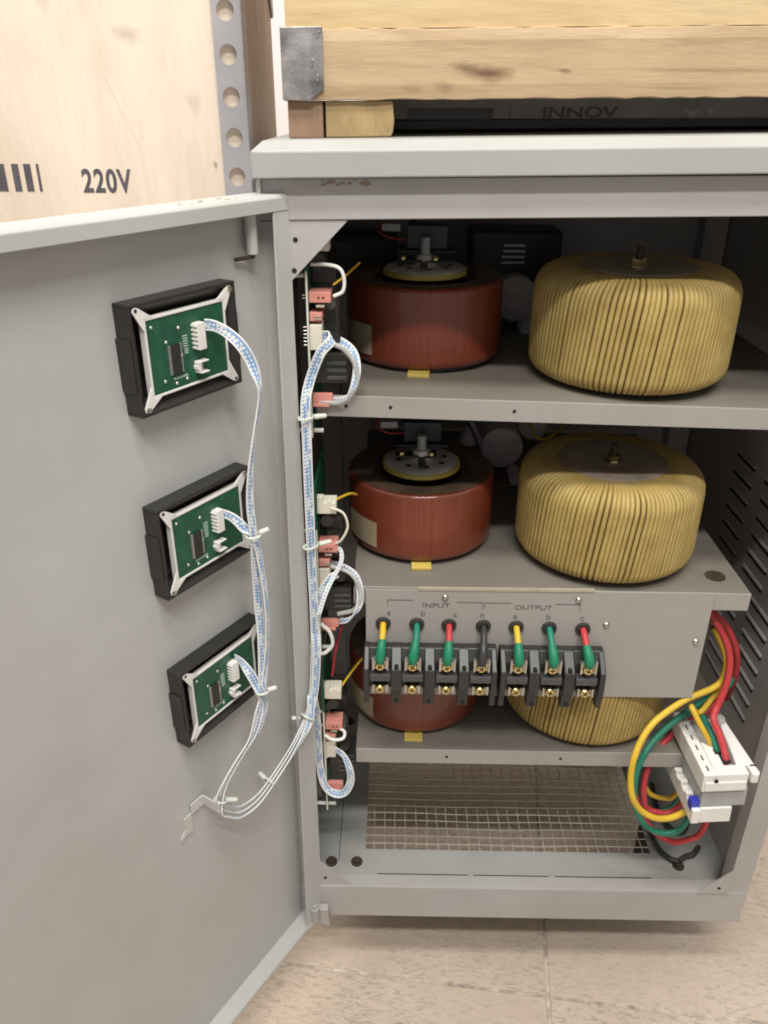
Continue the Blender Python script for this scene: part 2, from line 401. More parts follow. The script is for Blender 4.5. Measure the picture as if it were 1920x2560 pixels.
# outer prism with chamfered ends
pl = []
for x, z_top in ((-0.1135, -0.0322), (-0.1055, -0.0250), (0.4405, -0.0250), (0.4485, -0.0322)):
    zt = z_top + tiltz(x); zf = -0.0322 + tiltz(x); zb = -0.0517 + tiltz(x)
    pl += [(x, -0.012, zb), (x, -0.012, zf), (x, 0.002 if z_top > -0.03 else -0.012, zt), (x, 0.49, zt), (x, 0.49, zb)]
fs = []
for s_ in range(3):
    for k in range(5):
        k2 = (k+1) % 5; fs.append((s_*5+k, s_*5+k2, (s_+1)*5+k2, (s_+1)*5+k))
fs += [(0, 1, 2, 3, 4), (19, 18, 17, 16, 15)]
lid.add(pl, fs)
P('lid', lid, M['lid'], bevel=0.0012)
P('top_rail', MB().add([(XL+.0005, 0, -0.0835), (XR-.0005, 0, -0.0765), (XR-.0005, 0, -0.0465), (XL+.0005, 0, -0.0525),
                        (XL+.0005, 0.022, -0.0835), (XR-.0005, 0.022, -0.0765), (XR-.0005, 0.022, -0.0465), (XL+.0005, 0.022, -0.0525)],
                       [(0, 1, 2, 3), (7, 6, 5, 4), (0, 4, 5, 1), (3, 2, 6, 7), (0, 3, 7, 4), (1, 5, 6, 2)]), M['paint'], bevel=0.0008)
P('left_stile', MB().box(XL+.001, -0.0905, 0.0012, 0.022, -0.8745, -0.0838), M['paint'], bevel=0.0008)
rs = MB().box(0.420, XR-.0006, 0.0006, t, -0.8748, -0.078).box(0.4186, 0.420, 0.0006, 0.022, -0.8748, -0.078)
P('right_stile', rs, M['paint'])
br = MB().box(XL+.0005, XR-.0005, 0, t, -0.928, -0.8745).box(XL+.0005, XR-.0005, 0, 0.0185, -0.8745, -0.873).box(XL+.003, XR-.003, 0.017, 0.0185, -0.8995, -0.8747)
P('bottom_rail', br, M['paint'], bevel=0.0005)
def tri(pts, y0, y1): return MB().prism(pts, y0, y1, 'y')
P('gusset', tri([(-0.0904, -0.1336), (-0.0404, -0.0832), (-0.0904, -0.0832)], 0.0014, 0.003), M['paint'])
P('gusset', tri([(0.4192, -0.130), (0.4192, -0.0785), (0.371, -0.0785)], 0.0014, 0.003), M['paint'])
P('gusset', tri([(-0.0904, -0.8285), (-0.0904, -0.8744), (-0.0482, -0.8744)], 0.0014, 0.003), M['paint'])
P('gusset', tri([(0.3805, -0.8744), (0.4205, -0.8744), (0.4205, -0.831)], -0.0012, 0.0004), M['paint'])
P('side_panel', MB().box(XL, XL+t, 0.001, YB, -0.93, -0.05), M['paint'])
P('back_panel', MB().box(XL+t, XR-t, YB-t, YB, -0.93, -0.05), M['paint'])
P('corner_post', MB().box(XL+.002, XL+.03, YB-.03, YB-.002, -0.898, -0.06), M['paint'])
P('corner_post', MB().box(XR-.034, XR-.004, YB-.03, YB-.002, -0.898, -0.06), M['paint'])
# right side panel with pressed louvres
rp = P('side_panel', MB().box(XR-t, XR, 0.001, YB, -0.93, -0.05), M['paint'])
lv_me = None
def louvre_mesh():
    m = MB(); L = 0.058
    pf = [(0, 0.0045), (-0.0042, 0.0010), (-0.0042, -0.0010), (0, -0.0045)]
    m.prism([(0.0, 0.0040), (-0.0014, 0.0032), (-0.0022, 0.0008), (-0.0016, 0.0008), (0.0, 0.0020)], -L/2, L/2, 'y')
    return m
for r_ in range(13):
    z = -0.398 - r_*0.0243
    yy = 0.171 if r_ < 6 else 0.134
    for c_ in range(2):
        y = yy + c_*0.085
        if lv_me is None:
            o = mesh_obj('louvre', louvre_mesh(), M['paint'], None); lv_me = o.data
        else:
            o = bpy.data.objects.new('louvre', lv_me); COL.objects.link(o)
        o.parent = rp; o.location = Vector((XR-t, y, z)) - cab.location
        q = MB().box(XR-t-0.0008, XR-t, y-0.028, y+0.028, z-0.0046, z+0.0002)
        P('slot', q, M['hole'], rp)
# bottom sheet with a screened opening
bs = MB()
def strip(x0, x1, y0, y1): bs.box(x0, x1, y0, y1, -0.9020, -0.9004)
MX0, MX1, MY0, MY1 = -0.0348, 0.3505, 0.0800, 0.385
strip(XL+t, XR-t, 0.0187, MY0); strip(XL+t, XR-t, MY1, YB-t); strip(XL+t, MX0, MY0, MY1); strip(MX1, XR-t, MY0, MY1)
bp = P('bottom_panel', bs, M['floorsheet'])
for a, b_ in ((-0.018, 0.1005), (0.1075, 0.206), (0.2145, 0.340)):
    P('seam', MB().box(a, b_, 0.0400, 0.0414, -0.9005, -0.9001), M['hole'], bp)
P('seam', MB().box(-0.0705, -0.0697, 0.06, 0.30, -0.9005, -0.9001), M['hole'], bp)
for x, y in ((-0.0795, 0.058), (-0.046, 0.0585), (0.381, 0.060), (-0.07, 0.33), (0.39, 0.33)):
    P('bolt', MB().disc(0.0078, -0.9004, -0.8985, 12, (x, y, 0)).disc(0.0052, -0.8985, -0.8945, 6, (x, y, 0)), M['rust'], bp)
wm = MB()
nx = 27; ny = 23
for i in range(nx+1):
    x = MX0-0.004 + (MX1-MX0+0.008)*i/nx
    pts = [(x+random.uniform(-.0006, .0006)+0.0009*math.sin(k*1.1+i), MY0-0.003+(MY1-MY0+0.006)*k/10, -0.9033+0.0006*math.sin(k*2+i)) for k in range(11)]
    wm.tube(pts, 0.0007, 4, cap=False)
for j in range(ny+1):
    y = MY0-0.002 + (MY1-MY0)*j/ny
    pts = [(MX0-0.004+(MX1-MX0+0.008)*k/10, y+0.0008*math.sin(k*0.8+j*.3)+random.uniform(-.0003, .0003), -0.9026+0.0006*math.sin(k*1.7+j)) for k in range(11)]
    wm.tube(pts, 0.0007, 4, cap=False)
P('wire_screen', wm, M['wire'], cab, smooth=60)
for x, y in ((-0.07, 0.17), (0.385, 0.17), (-0.07, 0.40), (0.385, 0.40)):
    P('foot', MB().disc(0.018, FLOOR+0.0005, -0.9022, 16, (x, y, 0)), M['grommet'])
# shelves, each a tray with a folded front lip
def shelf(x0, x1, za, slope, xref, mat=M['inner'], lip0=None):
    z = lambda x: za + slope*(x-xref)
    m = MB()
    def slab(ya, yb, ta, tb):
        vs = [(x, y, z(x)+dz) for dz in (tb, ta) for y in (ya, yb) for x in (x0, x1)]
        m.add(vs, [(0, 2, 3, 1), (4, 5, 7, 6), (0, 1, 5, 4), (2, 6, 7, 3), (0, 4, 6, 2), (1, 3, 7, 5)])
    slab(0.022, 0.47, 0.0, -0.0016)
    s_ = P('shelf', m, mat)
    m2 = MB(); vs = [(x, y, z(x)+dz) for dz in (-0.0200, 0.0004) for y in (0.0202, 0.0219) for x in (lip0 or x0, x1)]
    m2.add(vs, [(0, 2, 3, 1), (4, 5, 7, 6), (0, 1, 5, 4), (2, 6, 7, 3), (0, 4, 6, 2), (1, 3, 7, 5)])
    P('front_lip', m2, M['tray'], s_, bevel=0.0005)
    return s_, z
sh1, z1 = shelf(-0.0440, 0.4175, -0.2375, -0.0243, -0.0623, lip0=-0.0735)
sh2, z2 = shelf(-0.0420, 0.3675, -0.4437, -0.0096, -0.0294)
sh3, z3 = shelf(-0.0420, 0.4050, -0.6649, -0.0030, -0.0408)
for x, s_, z in ((-0.046, sh1, z1), (-0.005, sh1, z1), (0.109, sh1, z1), (0.063, sh3, z3), (0.195, sh3, z3)):
    P('rivet', MB().disc(0.0017, -0.0004, 0.0002, 10, (x, 0.0202, z(x)-0.0095), 'y'), M['hole'], s_)
P('tape', MB().box(0.0245, 0.205, 0.0156, 0.0176, -0.4440, -0.4408), M['tape'], sh2)
# rusty stain lump at the right rear of the middle shelf
P('rust_patch', MB().disc(0.011, z2(0.34)+0.0002, z2(0.34)+0.0010, 9, (0.342, 0.055, 0)), M['rust'], sh2)
# terminal plate hanging from the middle shelf
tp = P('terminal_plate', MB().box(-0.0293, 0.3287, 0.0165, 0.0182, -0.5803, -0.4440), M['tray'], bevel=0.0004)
HX = [-0.0111, 0.0243, 0.0580, 0.0942, 0.1286, 0.1632, 0.1985]
HZ = [-0.4859-0.0195*(x+0.011)*0.98 for x in HX]
for x, z in zip(HX, HZ):
    g = P('grommet', MB().lathe([(0.0048, 0.0172), (0.0048, 0.0135), (0.0075, 0.0138), (0.0082, 0.0164)], 20, (x, 0, z), 'y'), M['grommet'], tp, smooth=50)
    P('grommet_hole', MB().disc(0.0052, 0.0150, 0.0163, 16, (x, 0, z), 'y'), M['hole'], tp)
for x, z in ((0.0529, -0.4530), (0.1903, -0.4541), (0.2225, -0.4845), (0.3192, -0.5046)):
    P('screw', MB().lathe([(0.00001, 0.0140), (0.0022, 0.0142), (0.0034, 0.0154), (0.0036, 0.0164)], 14, (x, 0, z), 'y'), M['steel'], tp, smooth=60)
text_part('lettering', 'INPUT', M['ink'], tp, 0.0082, front(0.0437, 0.0163, -0.4655), 0.0, sx=1.25)
text_part('lettering', 'OUTPUT', M['ink'], tp, 0.0076, front(0.1445, 0.0163, -0.4665), 0.0, sx=1.3)
for x, ch, dz in zip(HX, 'abcnabc', [0]*7):
    text_part('lettering', ch, M['ink'], tp, 0.0095, front(x+0.006 if x < 0.08 else x-0.002, 0.0163, HZ[0]+0.0105-0.02*x), 0.0, sx=1.1)
def ln(x0, z0, x1, z1_): P('printed_line', MB().box(min(x0, x1)-.0003, max(x0, x1)+.0003, 0.0161, 0.0163, min(z0, z1_)-.0003, max(z0, z1_)+.0003), M['ink'], tp)
ln(-0.0065, -0.4565, 0.020, -0.4565); ln(-0.0065, -0.4565, -0.0065, -0.4640)
ln(0.0655, -0.4585, 0.0915, -0.4585); ln(0.0915, -0.4585, 0.0915, -0.466)
ln(0.0940, -0.4588, 0.121, -0.4588); ln(0.0940, -0.4588, 0.0940, -0.466)
ln(0.167, -0.4595, 0.1925, -0.4595); ln(0.1925, -0.4595, 0.1925, -0.467)
for x, z in ((-0.0835, -0.0985), (-0.0855, -0.123), (-0.0820, -0.8600), (0.4065, -0.8640)):
    P('screw_hole', MB().disc(0.0021, -0.0016 if x > 0 else 0.0010, 0.0016, 12, (x, 0, z), 'y'), M['hole'])
rc2 = random.Random(4)
for k in range(22):
    x = rc2.uniform(-0.060, -0.020); z = -0.0535 + tiltz(x) - rc2.uniform(0.0005, 0.0040); rr = rc2.uniform(0.0007, 0.0018)
    P('paint_chip', MB().prism([(x+rr*1.5*math.cos(a)*rc2.uniform(.6, 1.2), z+rr*0.6*math.sin(a)*rc2.uniform(.6, 1.2)) for a in [q*math.pi/4 for q in range(8)]], -0.00035-k*0.00001, 0.0002, 'y'), M['chip'])
# lower hinge bracket on the frame
P('hinge_bracket', MB().prism([(-0.0935, -0.905), (-0.079, -0.905), (-0.0775, -0.9385), (-0.0830, -0.9350), (-0.0890, -0.9300), (-0.0960, -0.9300)], -0.010, -0.0004, 'y'), M['paint'], bevel=0.001)
P('hinge_bracket', MB().box(-0.1085, -0.0975, 0.004, 0.012, -0.0625, -0.0500), M['paint'], bevel=0.001)

# ------------------------------------------------------------------ the open door, part of the cabinet
DA = Vector((-0.0888, -0.002, 0)); DANG = R(-122.1466)
DM = Matrix.Translation(DA) @ Matrix.Rotation(DANG, 4, 'Z')     # local axes: along the door from its hinge, out of its inner face, up
DW = 0.553
door = P('door', MB().box(-0.002, DW, -0.0225, -0.0205, -0.9195, -0.0650, DM), M['doorp'])
tf = MB().prism([(-0.0295, -0.0645), (-0.0270, -0.0630), (-0.0025, -0.0630), (0.0, -0.0655), (0.0, -0.0755), (-0.0012, -0.0755), (-0.0012, -0.0660), (-0.0295, -0.0660)], -0.002, DW, 'x', DM)
P('top_flange', tf, M['doorp'], door, bevel=0.0014)
hf = MB().add([(-0.002, -0.0005, -0.0757), (0.0160, -0.0005, -0.0757), (0.0185, -0.0005, -0.30), (0.0240, -0.0005, -0.62), (0.0275, -0.0005, -0.9205), (-0.002, -0.0005, -0.9205),
               (-0.002, -0.0022, -0.0757), (0.0160, -0.0022, -0.0757), (0.0185, -0.0022, -0.30), (0.0240, -0.0022, -0.62), (0.0275, -0.0022, -0.9205), (-0.002, -0.0022, -0.9205)],
              [(0, 1, 2, 3, 4, 5), (11, 10, 9, 8, 7, 6)] + [(i, 6+i, 6+(i+1) % 6, (i+1) % 6) for i in range(6)], DM)
hf.box(-0.0036, -0.002, -0.0225, -0.0005, -0.9205, -0.0650, DM)
P('hinge_flange', hf, M['doorp'], door, bevel=0.0006)
P('bottom_flange', MB().box(-0.0036, DW, -0.0225, 0.0006, -0.9215, -0.9197, DM).box(0.028, DW, -0.0008, 0.0008, -0.9215, -0.9165, DM), M['doorp'], door, bevel=0.0005)
P('latch_flange', MB().box(DW, DW+0.0016, -0.0225, 0.0, -0.9205, -0.0650, DM).box(DW-0.02, DW, -0.0016, 0.0, -0.9190, -0.0765, DM), M['doorp'], door)
hb = MB().disc(0.0046, -0.1065, -0.0665, 18, (0.0300, -0.0125, 0), 'z', DM)
P('hinge_barrel', hb, M['doorp'], door, smooth=50, bevel=0.0005)
hp = MB().tube([DM @ Vector((0.0300, -0.0130, -0.1095)), DM @ Vector((0.0300, -0.0130, -0.1060))], 0.0022).tube([DM @ Vector((0.0295, -0.0130, -0.1085)), DM @ Vector((0.0460, -0.0170, -0.1090))], 0.0016)
P('hinge_pin', hp, M['rust'], door, smooth=50)
P('hinge_pin', MB().tube([(-0.1095, -0.0035, -0.0655), (-0.1095, -0.0035, -0.0495)], 0.0017), M['steel'], door, smooth=50)
P('hinge_barrel', MB().disc(0.0062, -0.9196, -0.8965, 16, (0.0125, 0.0, 0), 'z', DM).disc(0.0035, -0.8965, -0.8925, 12, (0.0125, 0.0, 0), 'z', DM), M['lid'], door, smooth=50, bevel=0.0006)
for k in range(9):
    u_ = rc2.uniform(0.045, 0.115); vv_ = rc2.uniform(-0.018, -0.006); rr = rc2.uniform(0.0008, 0.0022)
    P('paint_chip', MB().prism([(u_+rr*1.6*math.cos(a)*rc2.uniform(.6, 1.2), vv_+rr*0.7*math.sin(a)*rc2.uniform(.6, 1.2)) for a in [q*math.pi/4 for q in range(8)]], -0.0632, -0.06275-k*0.00001, 'z', DM), M['chip'], door)
# bent strip that carries the cable loop
cb = MB().prism([(-0.0205, -0.6350), (-0.0190, -0.6380), (-0.0178, -0.6350), (-0.0178, -0.6015), (0.0050, -0.6015), (0.0050, -0.5885), (-0.0205, -0.5885)], 0, 0.0014, 'x', DM @ Matrix.Translation((0.158, 0, 0)))
cbm = MB().box(0.1635, 0.1735, -0.0204, -0.0190, -0.6290, -0.6060, DM).add(
    [(0.1735, -0.0204, -0.6290), (0.1735, -0.0190, -0.6290), (0.1805, -0.0190, -0.6310), (0.1805, -0.0204, -0.6310), (0.1735, -0.0204, -0.6200), (0.1735, -0.0190, -0.6200), (0.1805, -0.0190, -0.6270), (0.1805, -0.0204, -0.6270)],
    [(0, 1, 2, 3), (7, 6, 5, 4), (0, 4, 5, 1), (1, 5, 6, 2), (2, 6, 7, 3), (3, 7, 4, 0)], DM).box(0.1475, 0.1640, -0.0195, -0.0180, -0.6075, -0.5950, DM).box(0.1475, 0.1490, -0.0195, 0.0030, -0.6075, -0.5950, DM)
P('cable_bracket', cbm, M['brk'], door, bevel=0.0005)

# ------------------------------------------------------------------ display modules on the door
def make_display():
    # local axes like the door's: x along the door, y out of it, z up; origin at the box centre on the door skin
    T = thing('display_module', '', 'display module', (0, 0, 0), 0, 'display modules on the open door', local=True)
    hw, hh, d = 0.0527, 0.0405, 0.0160
    w_ = 0.0026
    m = MB()
    m.box(-hw, hw, 0.0002, d, hh-w_, hh).box(-hw, hw, 0.0002, d, -hh, -hh+w_).box(-hw, -hw+w_, 0.0002, d, -hh+w_, hh-w_).box(hw-w_, hw, 0.0002, d, -hh+w_, hh-w_)
    hs = mesh_obj('housing', m, M['black'], T, bevel=0.0006)
    mesh_obj('clip', MB().box(hw, hw+0.0016, 0.0002, d-0.0010, -0.022, 0.0165), M['black'], hs, bevel=0.0006)
    mesh_obj('clip', MB().box(-hw-0.0016, -hw, 0.0002, d-0.0010, -0.022, 0.0165), M['black'], hs, bevel=0.0006)
    # sloping well inside the housing
    pw, ph = 0.0385, 0.0272
    a = [(-hw+w_, d-0.0008, -hh+w_), (hw-w_, d-0.0008, -hh+w_), (hw-w_, d-0.0008, hh-w_), (-hw+w_, d-0.0008, hh-w_)]
    b_ = [(-pw-.003, 0.007, -ph-.003), (pw+.003, 0.007, -ph-.003), (pw+.003, 0.007, ph+.003), (-pw-.003, 0.007, ph+.003)]
    b0 = [(x, 0.0012, z) for x, y, z in b_]
    mesh_obj('well', MB().add(a+b_+b0, [(i, (i+1) % 4, 4+(i+1) % 4, 4+i) for i in range(4)] + [(4+i, 4+(i+1) % 4, 8+(i+1) % 4, 8+i) for i in range(4)] + [(8, 9, 10, 11)]), M['black'], hs)
    # white carrier with an ear at each corner
    fr = MB(); zf, zb = 0.0156, 0.0100; o_, i_ = 0.0018, 0.0
    fr.box(-pw-o_, pw+o_, zb, zf, ph, ph+o_).box(-pw-o_, pw+o_, zb, zf, -ph-o_, -ph).box(-pw-o_, -pw, zb, zf, -ph, ph).box(pw, pw+o_, zb, zf, -ph, ph)
    for sx in (-1, 1):
        for sz in (-1, 1):
            cx, cz = sx*(pw+o_), sz*(ph+o_)
            ex, ez = cx+sx*0.0062, cz+sz*0.0070
            pts = [(cx-sx*0.0085, cz), (ex-sx*0.0030, ez+sz*0.0010), (ex-sx*0.0005, ez+sz*0.0020), (ex+sx*0.0020, ez+sz*0.0010), (ex+sx*0.0022, ez-sz*0.0015), (cx, cz-sz*0.0095), (cx-sx*0.0005, cz-sz*0.0005)]
            if sx*sz > 0: pts = pts[::-1]
            fr.prism(pts, zf-0.0012, zf+0.0002, 'y')
    cf = mesh_obj('carrier_frame', fr, M['white'], T, bevel=0.0003)
    for sx in (-1, 1):
        for sz in (-1, 1):
            ex, ez = sx*(pw+o_+0.0058), sz*(ph+o_+0.0066)
            sc = (sx, sz) in ((-1, 1), (1, -1))
            mesh_obj('screw' if sc else 'screw_hole', MB().disc(0.0019 if sc else 0.0014, zf+0.0003, zf+(0.0020 if sc else 0.0004), 12, (ex, 0, ez), 'y'), M['steel'] if sc else M['hole'], cf)
    # board
    pc = mesh_obj('circuit_board', MB().box(-pw+.0002, pw-.0002, 0.0132, 0.0149, -ph+.0002, ph-.0002), M['pcb'], T)
    y = 0.0149
    for x, z in ((0.0335, 0.0215), (0.0085, 0.0165), (0.0265, -0.0195), (0.0155, -0.0235), (0.0050, -0.0225), (0.0215, 0.0085), (0.0080, -0.0035)):
        mesh_obj('solder_dot', MB().lathe([(0.0013, y+0.0001), (0.0011, y+0.0005), (0.00001, y+0.0008)], 10, (x, 0, z), 'y'), M['solder'], pc, smooth=60)
    mesh_obj('chip', MB().box(0.0105, 0.0185, y+0.0002, y+0.0022, -0.0165, 0.0060), M['black'], pc, bevel=0.0003)
    pm = None
    for k in range(14):
        z = 0.0050 - k*0.00158
        if pm is None: o = mesh_obj('chip_pin', MB().box(0.0186, 0.0212, y+0.0001, y+0.0009, -0.00042, 0.00042), M['solder'], pc); pm = o.data
        else: o = bpy.data.objects.new('chip_pin', pm); COL.objects.link(o); o.parent = pc
        o.location = (0, 0, z)
    pm = None
    for k in range(14):
        z = 0.0050 - k*0.00158
        if pm is None: o = mesh_obj('chip_pin', MB().box(0.0080, 0.0104, y+0.0001, y+0.0009, -0.00042, 0.00042), M['solder'], pc); pm = o.data
        else: o = bpy.data.objects.new('chip_pin', pm); COL.objects.link(o); o.parent = pc
        o.location = (0, 0, z)
    # six way plug in its header
    hd = MB().box(-0.0120, -0.0045, y, y+0.0065, -0.0025, 0.0175)
    for k in range(6): hd.box(-0.0045, -0.0033, y, y+0.0062, -0.0017+k*0.0033, -0.0001+k*0.0033)
    hd.box(-0.0130, -0.0120, y, y+0.0050, -0.0015, 0.0165)
    mesh_obj('header', hd, M['white'], pc, bevel=0.0003)
    # open two way socket
    sk = MB().box(-0.0110, -0.0040, y, y+0.0012, -0.0205, -0.0110).box(-0.0045, -0.0033, y, y+0.0062, -0.0200, -0.0115).box(-0.0130, -0.0045, y, y+0.0062, -0.0121, -0.0110).box(-0.0130, -0.0045, y, y+0.0062, -0.0205, -0.0194).box(-0.0033, -0.0022, y, y+0.0045, -0.0172, -0.0145)
    mesh_obj('socket', sk, M['white'], pc, bevel=0.0003)
    # print
    rot = Matrix.Translation((0, y+0.00015, 0)) @ Matrix.Rotation(R(-90), 4, 'X')
    fl_ = Matrix(((-1, 0, 0, 0), (0, 0, 1, y+0.00015), (0, 1, 0, 0), (0, 0, 0, 1)))
    for i in range(5):
        mesh_obj('printed_mark', MB().box(0.0010-0+0.0000, 0.0058, y+0.00005, y+0.00025, 0.0092-i*0.0019, 0.0099-i*0.0019), M['silk'], pc)
        if i < 3: mesh_obj('printed_mark', MB().box(0.0012, 0.0050, y+0.00005, y+0.00025, -0.0004-i*0.0016, 0.0003-i*0.0016), M['silk'], pc)
    for i in range(11):
        mesh_obj('printed_mark', MB().box(0.0172-i*0.0013, 0.0180-i*0.0013, y+0.00005, y+0.00025, -0.0205, -0.0190 if i % 3 else -0.0186), M['silk'], pc)
    return T
disp = make_display()
labs = ['uppermost black framed display module with green circuit board, nearest the door top',
        'middle black framed display module between two others on the grey door',
        'lowest black framed display module with green board, just above the bent cable bracket']
for k, zc in enumerate((-0.1615, -0.3170, -0.4735)):
    o = disp if k == 0 else copy_tree(disp)
    o['label'] = labs[k]
    o.location = DM @ Vector((0.1145, -0.0205, zc)); o.rotation_euler = (0, 0, DANG)

# ------------------------------------------------------------------ coils
def winding_yellow():
    # one continuous wire wound round a toroid
    Ro, Ri, h, rc = 0.0975, 0.050, 0.1030, 0.020
    N = 120; wr = 0.00246
    prof = []
    def arc(cx, cz, a0, a1, r, n):
        for k in range(n+1):
            a = a0 + (a1-a0)*k/n; prof.append((cx+r*math.cos(a), cz+r*math.sin(a)))
    R_ = Ro-wr
    rb = 0.013; arc(R_-rb, rb+wr, -math.pi/2, 0, rb, 4); arc(R_-rc, h-rc-wr, 0, math.pi/2, rc, 5)
    arc(Ri+0.008, h-0.008-wr, math.pi/2, math.pi, 0.008, 2); arc(Ri+0.008, 0.008+wr, math.pi, 1.5*math.pi, 0.008, 2)
    # resample the straights
    q = []
    for i, p in enumerate(prof):
        n_ = prof[(i+1) % len(prof)]; q.append(p)
        L = math.dist(p, n_)
        if L > 0.02: q += [(p[0]+(n_[0]-p[0])*k/3, p[1]+(n_[1]-p[1])*k/3) for k in (1, 2)]
    m = MB(); pts = []
    gaps = [random.choice((0.98, 1.0, 1.0, 1.02, 1.08, 1.16, 1.26)) for _ in range(N)]
    tot = sum(gaps); acc = 0
    for i in range(N):
        a0 = 2*math.pi*acc/tot; acc += gaps[i]; j = random.uniform(-0.0012, 0.0012)
        for k, (r, z) in enumerate(q):
            lean = 0.10*(z/h-0.5) if r > Ro-0.03 else 0.0
            lean += 0.0010*math.sin(z*40+i*0.7)
            a = a0 + lean + j + (gaps[i]/tot*2*math.pi)*(k/len(q) if k > 12 else 0)
            rr = r if r > 0.06 or z > h*0.4 else r
            wob = random.uniform(-0.00012, 0.00012)
            pts.append(((rr+wob)*math.cos(a), (rr+wob)*math.sin(a), z+wob))
    m.tube(pts, wr, 6)
    core = MB()
    pr = [(r-0.0022 if r > 0.075 else r+0.0022 if r < 0.055 else r, min(max(z, 0.0035), h-0.0035)) for r, z in q]
    core.lathe(pr, 64, closed=True)
    return m, core
wy, wcore = winding_yellow()
M['ycore'] = simple('dark_varnish', (0.17, 0.105, 0.035), 0.6, var=0.3)
def make_yellow():
    T = thing('toroidal_transformer', '', 'transformer', (0, 0, 0), 0, 'yellow wound toroidal transformers', local=True)
    w_ = mesh_obj('winding', wy, M['yellow'], T, smooth=80)
    mesh_obj('core', wcore, M['ycore'], T, smooth=60)
    h = 0.1035
    mesh_obj('clamp_disc', MB().lathe([(0.00001, h-0.0036), (0.022, h-0.0036), (0.026, h-0.0020), (0.049, h-0.0004), (0.0555, h-0.0004), (0.0560, h-0.0030)], 48), M['disc'], T, smooth=40)
    mesh_obj('insulating_washer', MB().lathe([(0.050, h-0.0050), (0.0640, h-0.0028), (0.0640, h-0.0010), (0.050, h-0.0020)], 48, closed=True), M['disc'], T, smooth=40)
    mesh_obj('bolt', MB().disc(0.0035, h-0.02, h+0.016, 12), M['rust'], T, smooth=50)
    mesh_obj('nut', MB().disc(0.0075, h-0.0018, h+0.0052, 6), M['brass'], T)
    mesh_obj('nut', MB().disc(0.0090, h-0.0036, h-0.0018, 20), M['steel'], T)
    mesh_obj('base_pad', MB().lathe([(0.03, -0.0052), (0.072, -0.0052), (0.072, 0.0012), (0.03, 0.0012)], 40, closed=True), M['grommet'], T)
    return T
yt = make_yellow()
ylab = ['yellow wound toroidal transformer on the top shelf beside the bright red coil',
        'yellow wound toroidal transformer with brown clamp disc in full view on the middle shelf',
        'yellow wound toroidal transformer half hidden behind the grey terminal plate']
for k, (x, y, z, rz) in enumerate(((0.2315, 0.1165, -0.2392, 0.4), (0.2330, 0.1130, -0.4402, 2.1), (0.2340, 0.1150, -0.6602, 3.7))):
    o = yt if k == 0 else copy_tree(yt)
    o.location = (x, y, z); o.rotation_euler = (0, 0, rz); o['label'] = ylab[k]

